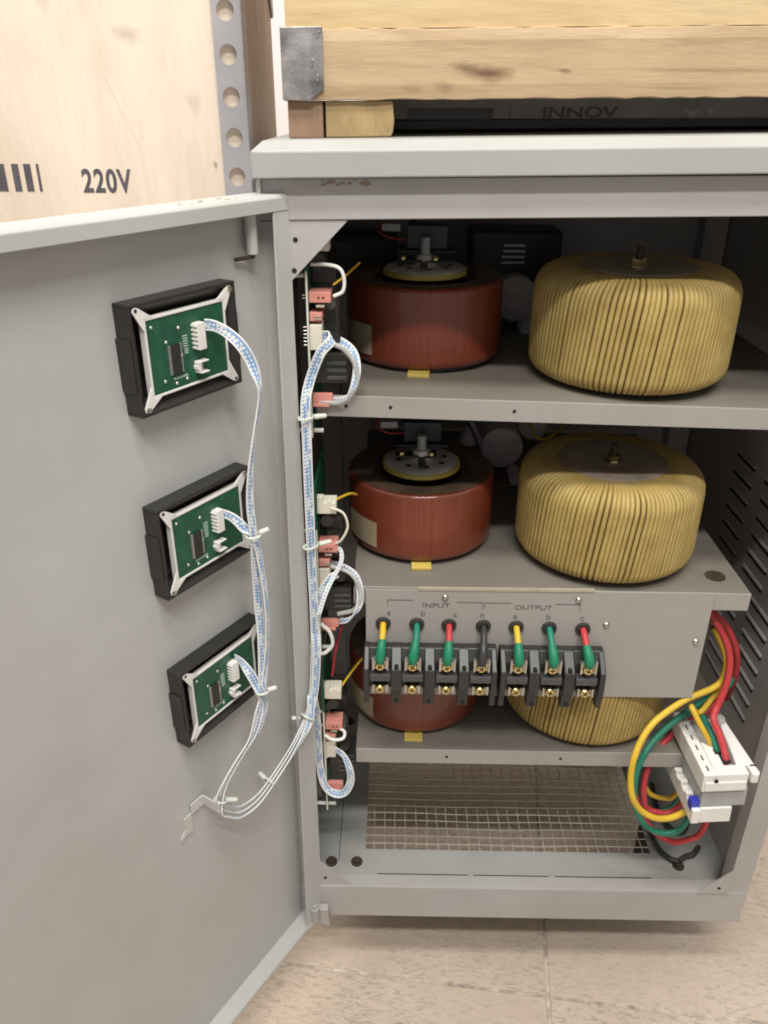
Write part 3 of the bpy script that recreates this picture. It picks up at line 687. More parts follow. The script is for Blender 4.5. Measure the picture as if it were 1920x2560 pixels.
def make_red():
    T = thing('variable_transformer', '', 'transformer', (0, 0, 0), 0, 'red wound variable transformers', local=True)
    Ro, h = 0.0815, 0.079
    mesh_obj('winding', MB().lathe([(0.055, 0.0), (Ro-0.004, 0.0), (Ro-0.0008, 0.003), (Ro, 0.008), (Ro, h-0.005), (Ro-0.0015, h-0.0012), (Ro-0.004, h), (0.06, h)], 96), M['red'], T, smooth=50)
    mesh_obj('winding_top', MB().lathe([(0.045, h-0.0055), (0.052, h-0.0050), (0.054, h-0.0012), (0.060, h+0.0004), (Ro-0.0075, h+0.0006), (Ro-0.0035, h+0.0003)], 72), M['redtop'], T, smooth=50)
    mesh_obj('base_ring', MB().lathe([(0.00001, -0.0052), (0.070, -0.0052), (0.0735, -0.0035), (0.0735, 0.0006), (0.00001, 0.0006)], 48), M['black'], T, smooth=40)
    mesh_obj('base_tab', MB().box(-0.0108, 0.0108, -0.0895, -0.066, -0.0050, -0.0012), M['pad'], T, bevel=0.0008)
    mesh_obj('insulating_disc', MB().disc(0.0432, h+0.0008, h+0.0054, 48), M['pad'], T, smooth=40)
    d = mesh_obj('rotor_disc', MB().lathe([(0.00001, h+0.0053), (0.0405, h+0.0053), (0.0412, h+0.0065), (0.0395, h+0.0078), (0.030, h+0.0086), (0.012, h+0.0090), (0.00001, h+0.0090)], 48), M['polished'], T, smooth=40)
    for k in range(8):
        a = k*math.pi/4+0.2
        mesh_obj('vent_hole', MB().disc(0.0032, h+0.0084, h+0.0090, 12, (0.026*math.cos(a), 0.026*math.sin(a), 0)), M['hole'], d)
    mesh_obj('hub', MB().lathe([(0.0190, h+0.0086), (0.0150, h+0.0100), (0.0110, h+0.0125), (0.0095, h+0.0165), (0.0085, h+0.0190), (0.0050, h+0.0195)], 24), M['polished'], T, smooth=50)
    mesh_obj('shaft', MB().disc(0.0050, h+0.0088, h+0.0360, 16), M['greyblk'], T, smooth=50)
    ga = mesh_obj('gear_motor', MB().box(-0.030, 0.030, 0.004, 0.040, h+0.0195, h+0.0225).box(-0.020, 0.022, 0.012, 0.040, h+0.0225, h+0.0460), M['black'], T, bevel=0.001)
    mesh_obj('brush_arm', MB().box(-0.0285, 0.0165, -0.0100, 0.0060, h+0.0125, h+0.0150).box(-0.004, 0.004, -0.0380, -0.0100, h+0.0125, h+0.0142), M['black'], T, bevel=0.0008)
    for x, y in ((-0.0225, -0.0050), (0.0105, -0.0060)):
        mesh_obj('brass_screw', MB().lathe([(0.0040, h+0.0151), (0.0040, h+0.0175), (0.0028, h+0.0188), (0.00001, h+0.0192)], 14, (x, y, 0)), M['brass'], T, smooth=50)
    # wiring of the motor
    mesh_obj('motor_lead', MB().tube(smooth_path([(-0.018, 0.020, h+0.030), (-0.040, 0.012, h+0.034), (-0.050, 0.020, h+0.042), (-0.032, 0.030, h+0.058)], 6), 0.0009, 6), M['w_red'], T, smooth=60)
    mesh_obj('motor_plug', MB().box(-0.046, -0.027, 0.010, 0.020, h+0.040, h+0.047), M['greyblk'], T, bevel=0.0005)
    # curved paper label, open at the ends
    lab = MB(); n = 8; vs = []
    for k in range(n+1):
        a = R(198 + 36*k/n)
        for z in (0.010, 0.040): vs.append(((Ro+0.0006)*math.cos(a), (Ro+0.0006)*math.sin(a), z))
    for k in range(n+1):
        a = R(198 + 36*k/n)
        for z in (0.010, 0.040): vs.append(((Ro+0.0010)*math.cos(a), (Ro+0.0010)*math.sin(a), z))
    fs = []
    for k in range(n):
        i = 2*k; fs += [(i, i+1, i+3, i+2), (2*n+2+i, 2*n+2+i+2, 2*n+2+i+3, 2*n+2+i+1)]
    lab.add(vs, fs); mesh_obj('paper_label', lab, M['label'], T)
    return T
rt_ = make_red()
rlab = ['bright red wound variable transformer on the top shelf, left of the yellow coil',
        'dark red variable transformer on the middle shelf with its paper label in view',
        'dark red variable transformer on the lowest shelf, behind the black terminal blocks']
for k, (x, y, z, rz) in enumerate(((0.0285, 0.172, -0.2350, -0.08), (0.0290, 0.1440, -0.4390, 0.0), (0.0270, 0.1220, -0.6598, -0.03))):
    o = rt_ if k == 0 else copy_tree(rt_)
    o.location = (x, y, z); o.rotation_euler = (0, 0, rz); o['label'] = rlab[k]

# things at the back of the two upper compartments
def can(label, x, y, z, r, L, group):
    T = thing('capacitor', label, 'capacitor', (x, y, z), 0, group)
    mesh_obj('can', MB().lathe([(0.00001, y-0.0015), (r*0.9, y-0.0015), (r, y+0.0006), (r, y+L), (0.00001, y+L)], 36, (x, 0, z), 'y'), M['can'], T, smooth=40)
    mesh_obj('end_boss', MB().disc(r*0.22, y-0.003, y-0.0015, 16, (x, 0, z), 'y'), M['can'], T, smooth=40)
can('round grey capacitor behind the gap between the top shelf coils', 0.1425, 0.29, -0.2065, 0.0265, 0.10, 'grey capacitors at the back')
can('round grey capacitor behind the gap between the middle shelf coils', 0.1385, 0.29, -0.3985, 0.0275, 0.10, 'grey capacitors at the back')
can('small grey capacitor just right of the middle shelf capacitor', 0.1560, 0.262, -0.4310, 0.0085, 0.03, 'grey capacitors at the back')
can('small grey capacitor below the top shelf capacitor', 0.1570, 0.270, -0.2370, 0.0105, 0.03, 'grey capacitors at the back')
can('grey capacitor partly above the yellow coil on the middle shelf', 0.1830, 0.33, -0.3830, 0.0200, 0.05, 'grey capacitors at the back')
T = thing('cable_gland', 'grey cone shaped cable gland above the dark red middle coil', 'cable gland', (0.098, 0.30, -0.385))
mesh_obj('cone', MB().lathe([(0.0150, -0.394), (0.0140, -0.388), (0.0045, -0.368), (0.0030, -0.366), (0.00001, -0.366)], 20, (0.098, 0.30, 0)), M['can'], T, smooth=40)
T = thing('power_relay', 'black relay box with white ribs behind the bright red coil', 'relay', (0.145, 0.33, -0.16))
mesh_obj('body', MB().box(0.088, 0.196, 0.315, 0.38, -0.205, -0.133), M['black'], T, bevel=0.003)
for k in range(4):
    mesh_obj('rib', MB().box(0.127-0.001*k, 0.152, 0.313, 0.3149, -0.150-k*0.0065, -0.1475-k*0.0065), M['can'], T)
T = thing('relay_box', 'flat black box at the back of the top shelf, left of the red coil', 'relay', (-0.045, 0.36, -0.15))
mesh_obj('body', MB().box(-0.085, 0.0, 0.33, 0.40, -0.190, -0.140), M['blackm'], T, bevel=0.003)
mesh_obj('cover', MB().box(-0.075, -0.015, 0.327, 0.3295, -0.165, -0.146), M['greyp'], T, bevel=0.001)
for z, x0, x1, lb in ((-0.263, 0.09, 0.19, 'thin yellow wire crossing behind the top shelf coils'), (-0.4700+0.0225, 0.085, 0.19, 'thin yellow wire crossing behind the middle shelf coils')):
    m = MB().tube(smooth_path([(x0, 0.285, z-0.002), (0.5*(x0+x1), 0.275, z+0.001), (x1, 0.285, z+0.001)], 6), 0.0017, 8)
    tag(centred('wire', m, M['w_yel'], smooth=60), lb, 'wire')
m = MB().box(0.08, 0.20, 0.29, 0.31, -0.300+0.02, -0.272+0.005)
tag(centred('busbar', m, M['fibre'], bevel=0.001), 'dark brown bar low behind the top shelf coils', 'bar')
m = MB().box(0.08, 0.20, 0.29, 0.31, -0.4420, -0.4520+0.004)
tag(centred('busbar', m, M['fibre'], bevel=0.001), 'dark brown bar low behind the middle shelf coils', 'bar')

for pts, mt, r, lb in (
    ([(0.085, 0.27, -0.185), (0.105, 0.255, -0.195), (0.125, 0.26, -0.230), (0.130, 0.28, -0.2400)], 'w_dark', 0.0022, 'dark wire drooping left of the top capacitor'),
    ([(0.175, 0.29, -0.150), (0.185, 0.26, -0.170), (0.170, 0.25, -0.200), (0.160, 0.27, -0.225)], 'w_dark', 0.0022, 'dark wire looping right of the top capacitor'),
    ([(0.075, 0.29, -0.345), (0.095, 0.26, -0.362), (0.110, 0.25, -0.400), (0.120, 0.27, -0.437)], 'w_dark', 0.0022, 'dark wire drooping left of the middle capacitor'),
    ([(0.165, 0.28, -0.352), (0.176, 0.24, -0.365), (0.200, 0.25, -0.360), (0.230, 0.30, -0.350)], 'w_yel', 0.0018, 'yellow wire over the back of the middle yellow coil'),
    ([(-0.020, 0.28, -0.290), (0.000, 0.25, -0.300), (0.012, 0.25, -0.325), (0.010, 0.27, -0.345)], 'w_red', 0.0013, 'thin red wire behind the middle red coil'),
    ([(-0.020, 0.30, -0.100), (0.010, 0.27, -0.110), (0.030, 0.26, -0.130)], 'w_dark', 0.0020, 'dark wire at the back above the top red coil')):
    tag(centred('wire', MB().tube(smooth_path(pts, 6), r, 8), M[mt], smooth=60), lb, 'wire')

# ------------------------------------------------------------------ terminal blocks
def terminal_block(poles, x0, x1, label):
    # poles: x of each pole; the block hangs forward of the plate
    T = thing('terminal_block', label, 'terminal block', ((x0+x1)/2, 0.016, -0.545), 0, 'black terminal blocks on the grey plate')
    slope = lambda x: -0.0115*(x+0.0138)
    m = MB()
    xm = (x0+x1)/2
    # stepped base: high back part, floor, middle bar
    m.prism([(0.0162, -0.5090+slope(xm)), (0.0062, -0.5085+slope(xm)), (-0.0010, -0.5200+slope(xm)), (-0.0010, -0.5560+slope(xm)), (0.0162, -0.5600+slope(xm))], x0, x1, 'x')
    base = mesh_obj('base', m, M['blackm'], T, bevel=0.001)
    edges = [x0] + [(a+b)/2 for a, b in zip(poles, poles[1:])] + [x1]
    for i, x in enumerate(edges):
        z = slope(x); hw = 0.0056 if 0 < i < len(edges)-1 else 0.0030
        xa, xb = (x, x+2*hw) if i == 0 else (x-2*hw, x) if i == len(edges)-1 else (x-hw, x+hw)
        pr = [(0.0158, -0.5086+z), (0.0060, -0.5080+z), (-0.0135, -0.5240+z), (-0.0150, -0.5480+z), (-0.0110, -0.5560+z), (-0.0100, -0.5710+z), (-0.0020, -0.5730+z), (0.0158, -0.5640+z)]
        mesh_obj('barrier', MB().prism(pr, xa, xb, 'x'), M['blackm'], base, bevel=0.0012)
        if 0 < i < len(edges)-1:
            for zz, yy in ((-0.5215, -0.0118), (-0.5660, -0.0108)):
                mesh_obj('mounting_hole', MB().disc(0.0024, yy-0.0006 if zz < -0.55 else yy-0.0012, yy+0.003, 12, (x, 0, zz+z), 'y'), M['hole'], base)
    for x in poles:
        z = slope(x)
        mesh_obj('cover_bar', MB().box(x-0.0112, x+0.0112, -0.0128, -0.0012, -0.5395+z, -0.5310+z), M['greyp'], base, bevel=0.0010)
        for zz, up_ in ((-0.5190, True), (-0.5487, False)):
            c = MB()
            y0 = -0.0105
            zt = 0.0110 if up_ else 0.0055
            c.box(x-0.0078, x+0.0078, y0, y0+0.0092, zz-0.0058+z, zz+zt*0.4+z)
            c.box(x-0.0086, x-0.0064, y0-0.0035, y0, zz-0.0050+z, zz+zt+z).box(x+0.0064, x+0.0086, y0-0.0035, y0, zz-0.0050+z, zz+zt+z)
            cl = mesh_obj('clamp', c, M['steel'], T, bevel=0.0005)
            a = random.uniform(-0.5, 0.9)
            s_ = mesh_obj('screw', MB().lathe([(0.0052, y0+0.001), (0.0052, y0-0.0026), (0.0042, y0-0.0038), (0.00001, y0-0.0042)], 18, (x-0.0003, 0, zz-0.0006+z), 'y'), M['brass'], cl, smooth=40)
            rm = Matrix.Translation((x-0.0003, y0-0.0042, zz-0.0006+z)) @ Matrix.Rotation(a, 4, 'Y')
            mesh_obj('screw_slot', MB().box(-0.0030, 0.0030, -0.0003, 0.0003, -0.0005, 0.0005, rm).box(-0.0005, 0.0005, -0.0003, 0.0003, -0.0030, 0.0030, rm), M['hole'], cl)
    return T
PX = [-0.0136, 0.0202, 0.0560, 0.0917, 0.1296, 0.1655, 0.2022]
terminal_block(PX[:4], -0.0310, 0.1085, 'longer black terminal block with four brass screw pairs under the word INPUT')
terminal_block(PX[4:], 0.1120, 0.2215, 'shorter black terminal block with three brass screw pairs under the word OUTPUT')
names = ['yellow lead', 'green lead', 'red lead', 'black lead', 'yellow lead', 'green lead', 'red lead']
where = ['leaving the hole marked a under INPUT', 'leaving the hole marked b under INPUT', 'leaving the hole marked c under INPUT',
         'leaving the hole marked n between INPUT and OUTPUT', 'under OUTPUT, just right of the black lead', 'under OUTPUT, between yellow and red leads', 'under OUTPUT, rightmost on the plate']
wm_ = [M['w_yel'], M['w_grn'], M['w_red'], M['w_blk'], M['w_yel'], M['w_grn'], M['w_red']]
for i, (hx, hz, px) in enumerate(zip(HX, HZ, PX)):
    zt = -0.5140 - 0.0115*(px+0.0138)
    T = thing('lead', '%s %s' % (names[i] + (' with green sleeve' if i != 3 else ''), where[i]), 'wire', (hx, 0.016, hz), 0, 'leads from the plate to the terminals')
    path = smooth_path([(hx, 0.040, hz+0.004), (hx, 0.018, hz+0.001), (hx+0.12*(px-hx), 0.004, hz-0.0035), (hx+0.55*(px-hx), -0.0075, hz-0.0125), (px, -0.0125, zt+0.006), (px, -0.0125, zt-0.001)], 8)
    n = len(path); k0 = int(n*0.52)
    mesh_obj('core', MB().tube(path[:k0+2], 0.0034, 10), wm_[i], T, smooth=60)
    sl = path[k0:]; q = len(sl)
    mesh_obj('sleeve', MB().tube([path[k0-1]]+sl, [0.0037]+[0.0041+0.0010*math.sin(math.pi*(j/(q-1))**0.8) for j in range(q)], 12), M['grn_sleeve'] if i != 3 else M['w_blk'], T, smooth=60)
    mesh_obj('lug', MB().tube([(px, -0.0125, zt), (px, -0.0118, zt-0.0055)], 0.0026, 8), M['brass'], T, smooth=60)

# ------------------------------------------------------------------ protection relay hanging by its wires
A3 = Matrix(((0.9983, -0.0312, -0.0484), (0.0311, 0.9995, -0.0025), (0.0484, 0.0010, 0.9988)))
RM = Matrix.Translation((0.3333, -0.0419, -0.6363)) @ A3.to_4x4()     # local: x right, y away, z up; origin at the near top left corner
T = thing('phase_relay', 'white and grey phase protection relay with blue clips, hanging at the right by its wires', 'relay', (0.365, 0.01, -0.68))
L = 0.1000; W_ = 0.0475
body = mesh_obj('body', MB().box(0.0025, W_+0.004, 0.003, L-0.003, -0.0500, -0.0235, RM), M['greyblk'], T, bevel=0.0012)
top = MB().box(-0.0005, 0.0130, 0, L, -0.0245, 0, RM).box(0.0130, W_, 0, 0.014, -0.0245, 0, RM)
top.box(0.0135, 0.026, 0.014, 0.050, -0.0245, -0.0002, RM).box(0.0130, W_, 0.0141, L, -0.0245, -0.0130, RM)
mesh_obj('top_shell', top, M['white'], T, bevel=0.0010)
mesh_obj('front_step', MB().box(0.0020, W_-0.002, -0.0016, 0, -0.0225, -0.0100, RM), M['white'], T, bevel=0.0008)
lidp = MB().prism([(0.0385, 0.014), (0.0460, 0.080), (0.0500, 0.0870), (0.0530, 0.084), (0.0575, 0.014), (0.0590, 0.001), (0.0570, -0.0025), (0.0500, -0.0022), (0.0495, 0.012)], -0.0120, 0.0010, 'z', RM)
lp = mesh_obj('cover_plate', lidp, M['white'], T, bevel=0.0012)
mesh_obj('cover_notch', MB().box(0.0520, 0.0586, 0.0095, 0.0115, -0.004, 0.0014, RM), M['hole'], lp)
mesh_obj('knob', MB().disc(0.0065, 0.0008, 0.0060, 16, (0.0455, 0.0800, 0), 'z', RM), M['clear'], T, smooth=50)
base = MB().box(-0.0060, 0.0030, 0.0, L, -0.0720, -0.0520, RM).box(0.0030, W_-0.010, 0.001, L-0.001, -0.0720, -0.0505, RM)
bo = mesh_obj('terminal_base', base, M['white'], T, bevel=0.0010)
for k in range(5):
    y = 0.014 + k*0.0170
    mesh_obj('clip', MB().box(-0.0066, 0.0015, y+0.0055, y+0.0115, -0.0520, -0.0470, RM), M['white'], bo, bevel=0.0004)
for y in (0.0045, 0.0880):
    mesh_obj('blue_clip', MB().box(-0.0066, 0.0028, y, y+0.0100, -0.0570, -0.0440, RM), M['blue'], bo, bevel=0.0006)
for k in range(6):
    y = 0.006 + k*0.0158
    mesh_obj('marking', MB().box(0.0055, 0.0072, y, y+0.0075, 0.0001, 0.0004, RM), M['greyp'], T)
mesh_obj('screw_hole', MB().disc(0.0022, -0.0018, -0.0004, 10, (0.013, 0, -0.0080), 'y', RM), M['hole'], T)
for k, (x, y) in enumerate(((0.0300, 0.0200), (0.0270, 0.0340), (0.0250, 0.0470))):
    mesh_obj('terminal_opening', MB().box(x-0.0045, x+0.0050, y-0.004, y+0.004, -0.0003, 0.0003, RM), M['hole'], T)
WIRES = dict(
 yellow_big=[(0.3554, 0.06, -0.5165), (0.3676, 0.055, -0.5385), (0.3737, 0.05, -0.5574), (0.3689, 0.04, -0.5727), (0.355, 0.03, -0.5772), (0.3263, 0.02, -0.5836), (0.3026, 0.01, -0.5934), (0.2846, 0.0, -0.6028), (0.2717, -0.01, -0.6174), (0.2634, -0.02, -0.6355), (0.2622, -0.025, -0.6603), (0.2661, -0.03, -0.6817), (0.2773, -0.03, -0.7008), (0.2931, -0.03, -0.7123), (0.3085, -0.025, -0.7195), (0.3231, -0.02, -0.7207), (0.3420, -0.01, -0.7200)],
 green_big=[(0.3665, 0.07, -0.5269), (0.3873, 0.07, -0.5529), (0.3941, 0.07, -0.5725), (0.3915, 0.065, -0.5979), (0.3758, 0.06, -0.609), (0.3485, 0.045, -0.6154), (0.3198, 0.03, -0.6271), (0.2993, 0.02, -0.6429), (0.2869, 0.01, -0.6546), (0.2799, 0.005, -0.6748), (0.2782, 0.0, -0.6972), (0.283, 0.0, -0.7251), (0.2901, 0.0, -0.7434), (0.3015, 0.0, -0.7599), (0.3165, 0.0, -0.7701), (0.3286, 0.0, -0.7709), (0.3423, 0.0, -0.7632), (0.3547, 0.002, -0.7300)],
 red_big=[(0.4107, 0.1, -0.6221), (0.3793, 0.08, -0.6547), (0.344, 0.065, -0.6632), (0.326, 0.045, -0.6636), (0.3111, 0.035, -0.6721), (0.3026, 0.03, -0.6932), (0.2992, 0.025, -0.7144), (0.3, 0.02, -0.7338), (0.3073, 0.02, -0.7524), (0.3266, 0.02, -0.7594), (0.3394, 0.02, -0.7538), (0.3534, 0.02, -0.7289)],
 red_top=[(0.3374, 0.05, -0.4832), (0.3423, 0.045, -0.4896), (0.3569, 0.04, -0.5107), (0.3658, 0.035, -0.5305), (0.3683, 0.03, -0.5489), (0.3663, 0.025, -0.5729), (0.3599, 0.02, -0.5956), (0.3543, 0.01, -0.6032), (0.3584, 0.0, -0.6141), (0.3628, -0.01, -0.6266), (0.3640, -0.018, -0.6360), (0.3643, -0.020, -0.6500)],
 red_top2=[(0.342, 0.06, -0.4898), (0.3493, 0.055, -0.4938), (0.3665, 0.055, -0.5111), (0.3813, 0.055, -0.5366), (0.391, 0.06, -0.5648), (0.3978, 0.07, -0.5982), (0.41, 0.1, -0.65)],
 yellow_top=[(0.3765, 0.05, -0.5716), (0.3718, 0.045, -0.5856), (0.358, 0.035, -0.5994), (0.3472, 0.03, -0.6118), (0.3371, 0.025, -0.6039), (0.3318, 0.02, -0.5952), (0.3373, 0.012, -0.6053), (0.3478, 0.005, -0.6225), (0.3575, 0.003, -0.6400), (0.3600, 0.003, -0.652)],
 green_top=[(0.3721, 0.06, -0.6128), (0.3622, 0.05, -0.6176), (0.3532, 0.04, -0.6185), (0.3513, 0.03, -0.6182), (0.3542, 0.012, -0.6215), (0.3581, 0.0, -0.6306), (0.3605, -0.008, -0.6420), (0.3615, -0.009, -0.655)],
 red_low=[(0.3026, 0.06, -0.763), (0.3155, 0.05, -0.7936), (0.3281, 0.04, -0.8111), (0.3381, 0.03, -0.8128), (0.3485, 0.02, -0.8087), (0.3596, 0.01, -0.7925), (0.3726, 0.01, -0.7803), (0.383, 0.015, -0.735)],
 yellow_small=[(0.3161, 0.06, -0.7584), (0.3216, 0.05, -0.7608), (0.3365, 0.05, -0.7663), (0.3487, 0.05, -0.7645), (0.3597, 0.05, -0.7400)],
 green_small=[(0.3250, 0.07, -0.806), (0.3323, 0.06, -0.802), (0.3399, 0.05, -0.7876), (0.3511, 0.05, -0.7786), (0.3616, 0.05, -0.7500)])
WLAB = dict(
 yellow_big=('yellow wire in the widest loop left of the white relay', 'w_yel', 0.0036),
 green_big=('green wire in the wide loop inside the yellow one, left of the white relay', 'w_grn', 0.0036),
 red_big=('red wire bowed left of the white relay, innermost of the loops', 'w_red', 0.0034),
 red_top=('red wire running down into the near end of the white relay top', 'w_red', 0.0040),
 red_top2=('darker red wire against the louvred wall, behind the other red wire', 'w_red', 0.0036),
 yellow_top=('yellow wire bent over the far end of the white relay top', 'w_yel', 0.0032),
 green_top=('green wire entering the top of the white relay between yellow and red', 'w_grn', 0.0036),
 red_low=('red wire in the lowest loop, under the white relay', 'w_red', 0.0036),
 yellow_small=('short dull yellow wire tucked under the left side of the white relay', 'w_yel', 0.0030),
 green_small=('short dull green wire tucked under the left side of the white relay', 'w_grn', 0.0030))
for k, pts in WIRES.items():
    lb, mt, r = WLAB[k]
    tag(centred('wire', MB().tube(smooth_path(pts, 7), r, 10), M[mt], smooth=60), lb, 'wire', 'wires of the white relay')
for pts, lb in (([(0.352, 0.17, -0.895), (0.3560, 0.13, -0.895), (0.3600, 0.085, -0.894), (0.3700, 0.066, -0.892), (0.3800, 0.060, -0.891)], 'grey earth cable lying along the right edge of the wire screen'),
                ([(0.385, 0.20, -0.895), (0.3790, 0.15, -0.895), (0.3860, 0.120, -0.8945), (0.4010, 0.110, -0.894), (0.4130, 0.125, -0.894)], 'grey cable curled on the cabinet bottom, far one of two'),
                ([(0.3810, 0.060, -0.8915), (0.3920, 0.068, -0.891), (0.4040, 0.072, -0.891), (0.4150, 0.085, -0.892)], 'grey cable curled on the cabinet bottom, near the right bolt')):
    tag(centred('cable', MB().tube(smooth_path(pts, 7), 0.0034, 8), M['w_dark'], smooth=60), lb, 'cable')

# ------------------------------------------------------------------ control boards along the left wall
def make_board():
    # local: origin at the front edge of the board, top; x to the right (component side), y back, z down from 0
    T = thing('control_board', '', 'circuit board', (0, 0, 0), 0, 'control boards along the left wall', local=True)
    Hh = 0.150
    pc = mesh_obj('circuit_board', MB().box(-0.0008, 0.0008, 0.0, 0.10, -Hh, 0.0), M['cream'], T)
    mesh_obj('solder_mask', MB().box(-0.0013, -0.0009, 0.0004, 0.0996, -Hh+.0005, -0.0005).box(0.0009, 0.0012, 0.0004, 0.0996, -Hh+.0005, -0.0005), M['pcb'], pc)
    x = 0.0013
    def conn(name, z0, z1, w_, mat, y0=0.002, d=0.02): return mesh_obj(name, MB().box(x, x+w_, y0, y0+d, z1, z0), mat, T, bevel=0.0005)
    c1 = conn('pink_plug', -0.0175, -0.0265, 0.0190, M['pink'])
    for k in range(2): mesh_obj('plug_slot', MB().box(x+0.0075+k*0.004, x+0.0095+k*0.004, 0.0014, 0.0021, -0.0225, -0.0215), M['hole'], c1)
    c2 = conn('pink_header', -0.0350, -0.0425, 0.0110, M['pink'])
    mesh_obj('plug_slot', MB().box(x+0.004, x+0.0108, 0.0012, 0.0021, -0.0385, -0.0375).box(x+0.004, x+0.0108, 0.0012, 0.0021, -0.0408, -0.0400), M['tape'], c2)
    c3 = conn('ribbon_header', -0.0455, -0.0680, 0.0105, M['cream'])
    mesh_obj('ridge', MB().box(x, x+0.0015, 0.0006, 0.0021, -0.0675, -0.0460), M['cream'], c3)
    rl = mesh_obj('relay', MB().box(x+0.002, x+0.032, 0.010, 0.045, -0.1010, -0.0730), M['black'], T, bevel=0.0012)
    for k in range(3): mesh_obj('relay_rib', MB().box(x+0.013, x+0.031, 0.0088, 0.0099, -0.0835-k*0.0068, -0.0800-k*0.0068), M['greyp'], rl, bevel=0.0004)
    mesh_obj('relay', MB().box(x, x+0.022, 0.030, 0.060, -0.0160, 0.0), M['black'], T, bevel=0.0012)
    c4 = conn('pink_plug', -0.1085, -0.1165, 0.0180, M['pink'], 0.002, 0.0055)
    mesh_obj('pink_header', MB().box(x, x+0.0150, 0.001, 0.0072, -0.1205, -0.1168), M['pink'], T, bevel=0.0005)
    pm = None
    for z in (-0.0205, -0.0230, -0.0480, -0.0512, -0.0544, -0.0576, -0.0608, -0.0640):
        if pm is None: o = mesh_obj('solder_pin', MB().tube([(-0.0045, 0.004, 0), (-0.0012, 0.004, 0)], 0.0004, 6), M['solder'], pc); pm = o.data
        else: o = bpy.data.objects.new('solder_pin', pm); COL.objects.link(o); o.parent = pc
        o.location = (0, 0, z)
    mesh_obj('filter_can', MB().disc(0.0055, 0.010, 0.026, 14, (x+0.0205, 0, -0.0600), 'y'), M['black'], T, smooth=40)
    mesh_obj('filter_can', MB().disc(0.0045, 0.012, 0.028, 14, (x+0.0180, 0, -0.0300), 'y'), M['greyp'], T, smooth=40)
    mesh_obj('heat_sink', MB().box(x+0.002, x+0.020, 0.022, 0.040, -0.0700, -0.0290).box(x+0.020, x+0.024, 0.022, 0.024, -0.0700, -0.0290).box(x+0.020, x+0.024, 0.030, 0.032, -0.0700, -0.0290), M['blackm'], T, bevel=0.0006)
    for k in range(3): mesh_obj('resistor', MB().tube([(x+0.006, 0.004+k*0.004, -0.0300), (x+0.013, 0.004+k*0.004, -0.0300)], 0.0013, 8), M['tape'], T, smooth=60)
    mesh_obj('standoff', MB().tube([(-0.022, 0.006, -0.145), (0.010, 0.006, -0.145)], 0.0022, 8), M['tie'], T, smooth=60)
    mesh_obj('standoff', MB().tube([(-0.022, 0.006, -0.004), (0.0, 0.006, -0.004)], 0.0022, 8), M['tie'], T, smooth=60)
    mesh_obj('white_plug', MB().box(x, x+0.0185, 0.004, 0.022, 0.0160, 0.0280), M['cream'], T, bevel=0.0005)
    mesh_obj('plug_latch', MB().box(x, x+0.006, 0.004, 0.012, 0.0281, 0.0340).box(x+0.010, x+0.014, 0.004, 0.012, 0.0281, 0.0300), M['cream'], T, bevel=0.0005)
    mesh_obj('upper_board', MB().box(-0.0012, 0.0009, 0.0, 0.10, 0.0002, 0.048), M['pcb'], T)
    mesh_obj('capacitor', MB().disc(0.0065, 0.006, 0.030, 16, (x+0.009, 0, 0.007), 'y'), M['black'], T, smooth=40)
    return T
cbd = make_board()
clab = ['topmost control board edge with pink and cream plugs beside the bright red coil',
        'middle control board edge with pink and cream plugs, level with the middle shelf',
        'lowest control board edge with pink and cream plugs, left of the terminal blocks']
for k, z in enumerate((-0.1256, -0.3732, -0.6040)):
    o = cbd if k == 0 else copy_tree(cbd)
    o.location = (-0.0772, 0.012, z); o['label'] = clab[k]
m = MB().box(-0.1090, -0.1075, 0.026, 0.20, -0.768, -0.100)
tag(centred('backing_sheet', m, M['acrylic']), 'dark glossy backing sheet behind the control boards at the left wall', 'panel')
m = MB().box(-0.0985, -0.0840, 0.0240, 0.034, -0.7450, -0.470)
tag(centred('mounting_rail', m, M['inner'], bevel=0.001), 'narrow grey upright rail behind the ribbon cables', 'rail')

# small looms on the boards, carried with the board they belong to
BO = (Vector((0.0018, -0.018, 0.0034)), Vector((0.0018, -0.018, 0.0098)), Vector((0.0018, -0.018, 0.0140)))
def on(k, pts): return [tuple(Vector(p)+BO[k]) for p in pts]
def onw(k, keys): return [(tuple(Vector(p)+BO[k]), d) for p, d in keys]
def loom(pts, r, mat, label, name='loop_wire', cat='wire', n=8):
    tag(centred(name, MB().tube(smooth_path(pts, 7), r, n), mat, smooth=60), label, cat)
loom(on(0, [(-0.0560, 0.03, -0.1495), (-0.0480, 0.03, -0.1450), (-0.0470, 0.03, -0.1340), (-0.0510, 0.03, -0.1260), (-0.0620, 0.032, -0.1235), (-0.0750, 0.036, -0.1240)]), 0.0016, M['white'], 'white wire looped above the topmost pink plug')
loom([(-0.0760, 0.005, -0.4790), (-0.0668, 0.006, -0.4905), (-0.0642, 0.006, -0.5060), (-0.0716, 0.005, -0.5160), (-0.0780, 0.005, -0.5180)], 0.0021, M['white'], 'thick white wire bowed out beside the lower ribbon run')
loom(on(1, [(-0.0640, 0.03, -0.3580), (-0.0520, 0.03, -0.3640), (-0.0480, 0.03, -0.3790), (-0.0540, 0.03, -0.3930), (-0.0600, 0.032, -0.3990)]), 0.0013, M['cream'], 'cream wire looped below the middle white plug')
loom(on(1, [(-0.0590, 0.045, -0.3560), (-0.0480, 0.07, -0.3620), (-0.0420, 0.085, -0.3700)]), 0.0014, M['w_yel'], 'yellow wire leaving the middle white plug')
loom(on(2, [(-0.0590, 0.045, -0.5920), (-0.0480, 0.07, -0.5900), (-0.0380, 0.085, -0.5850)]), 0.0014, M['w_yel'], 'yellow wire leaving the lowest white plug')
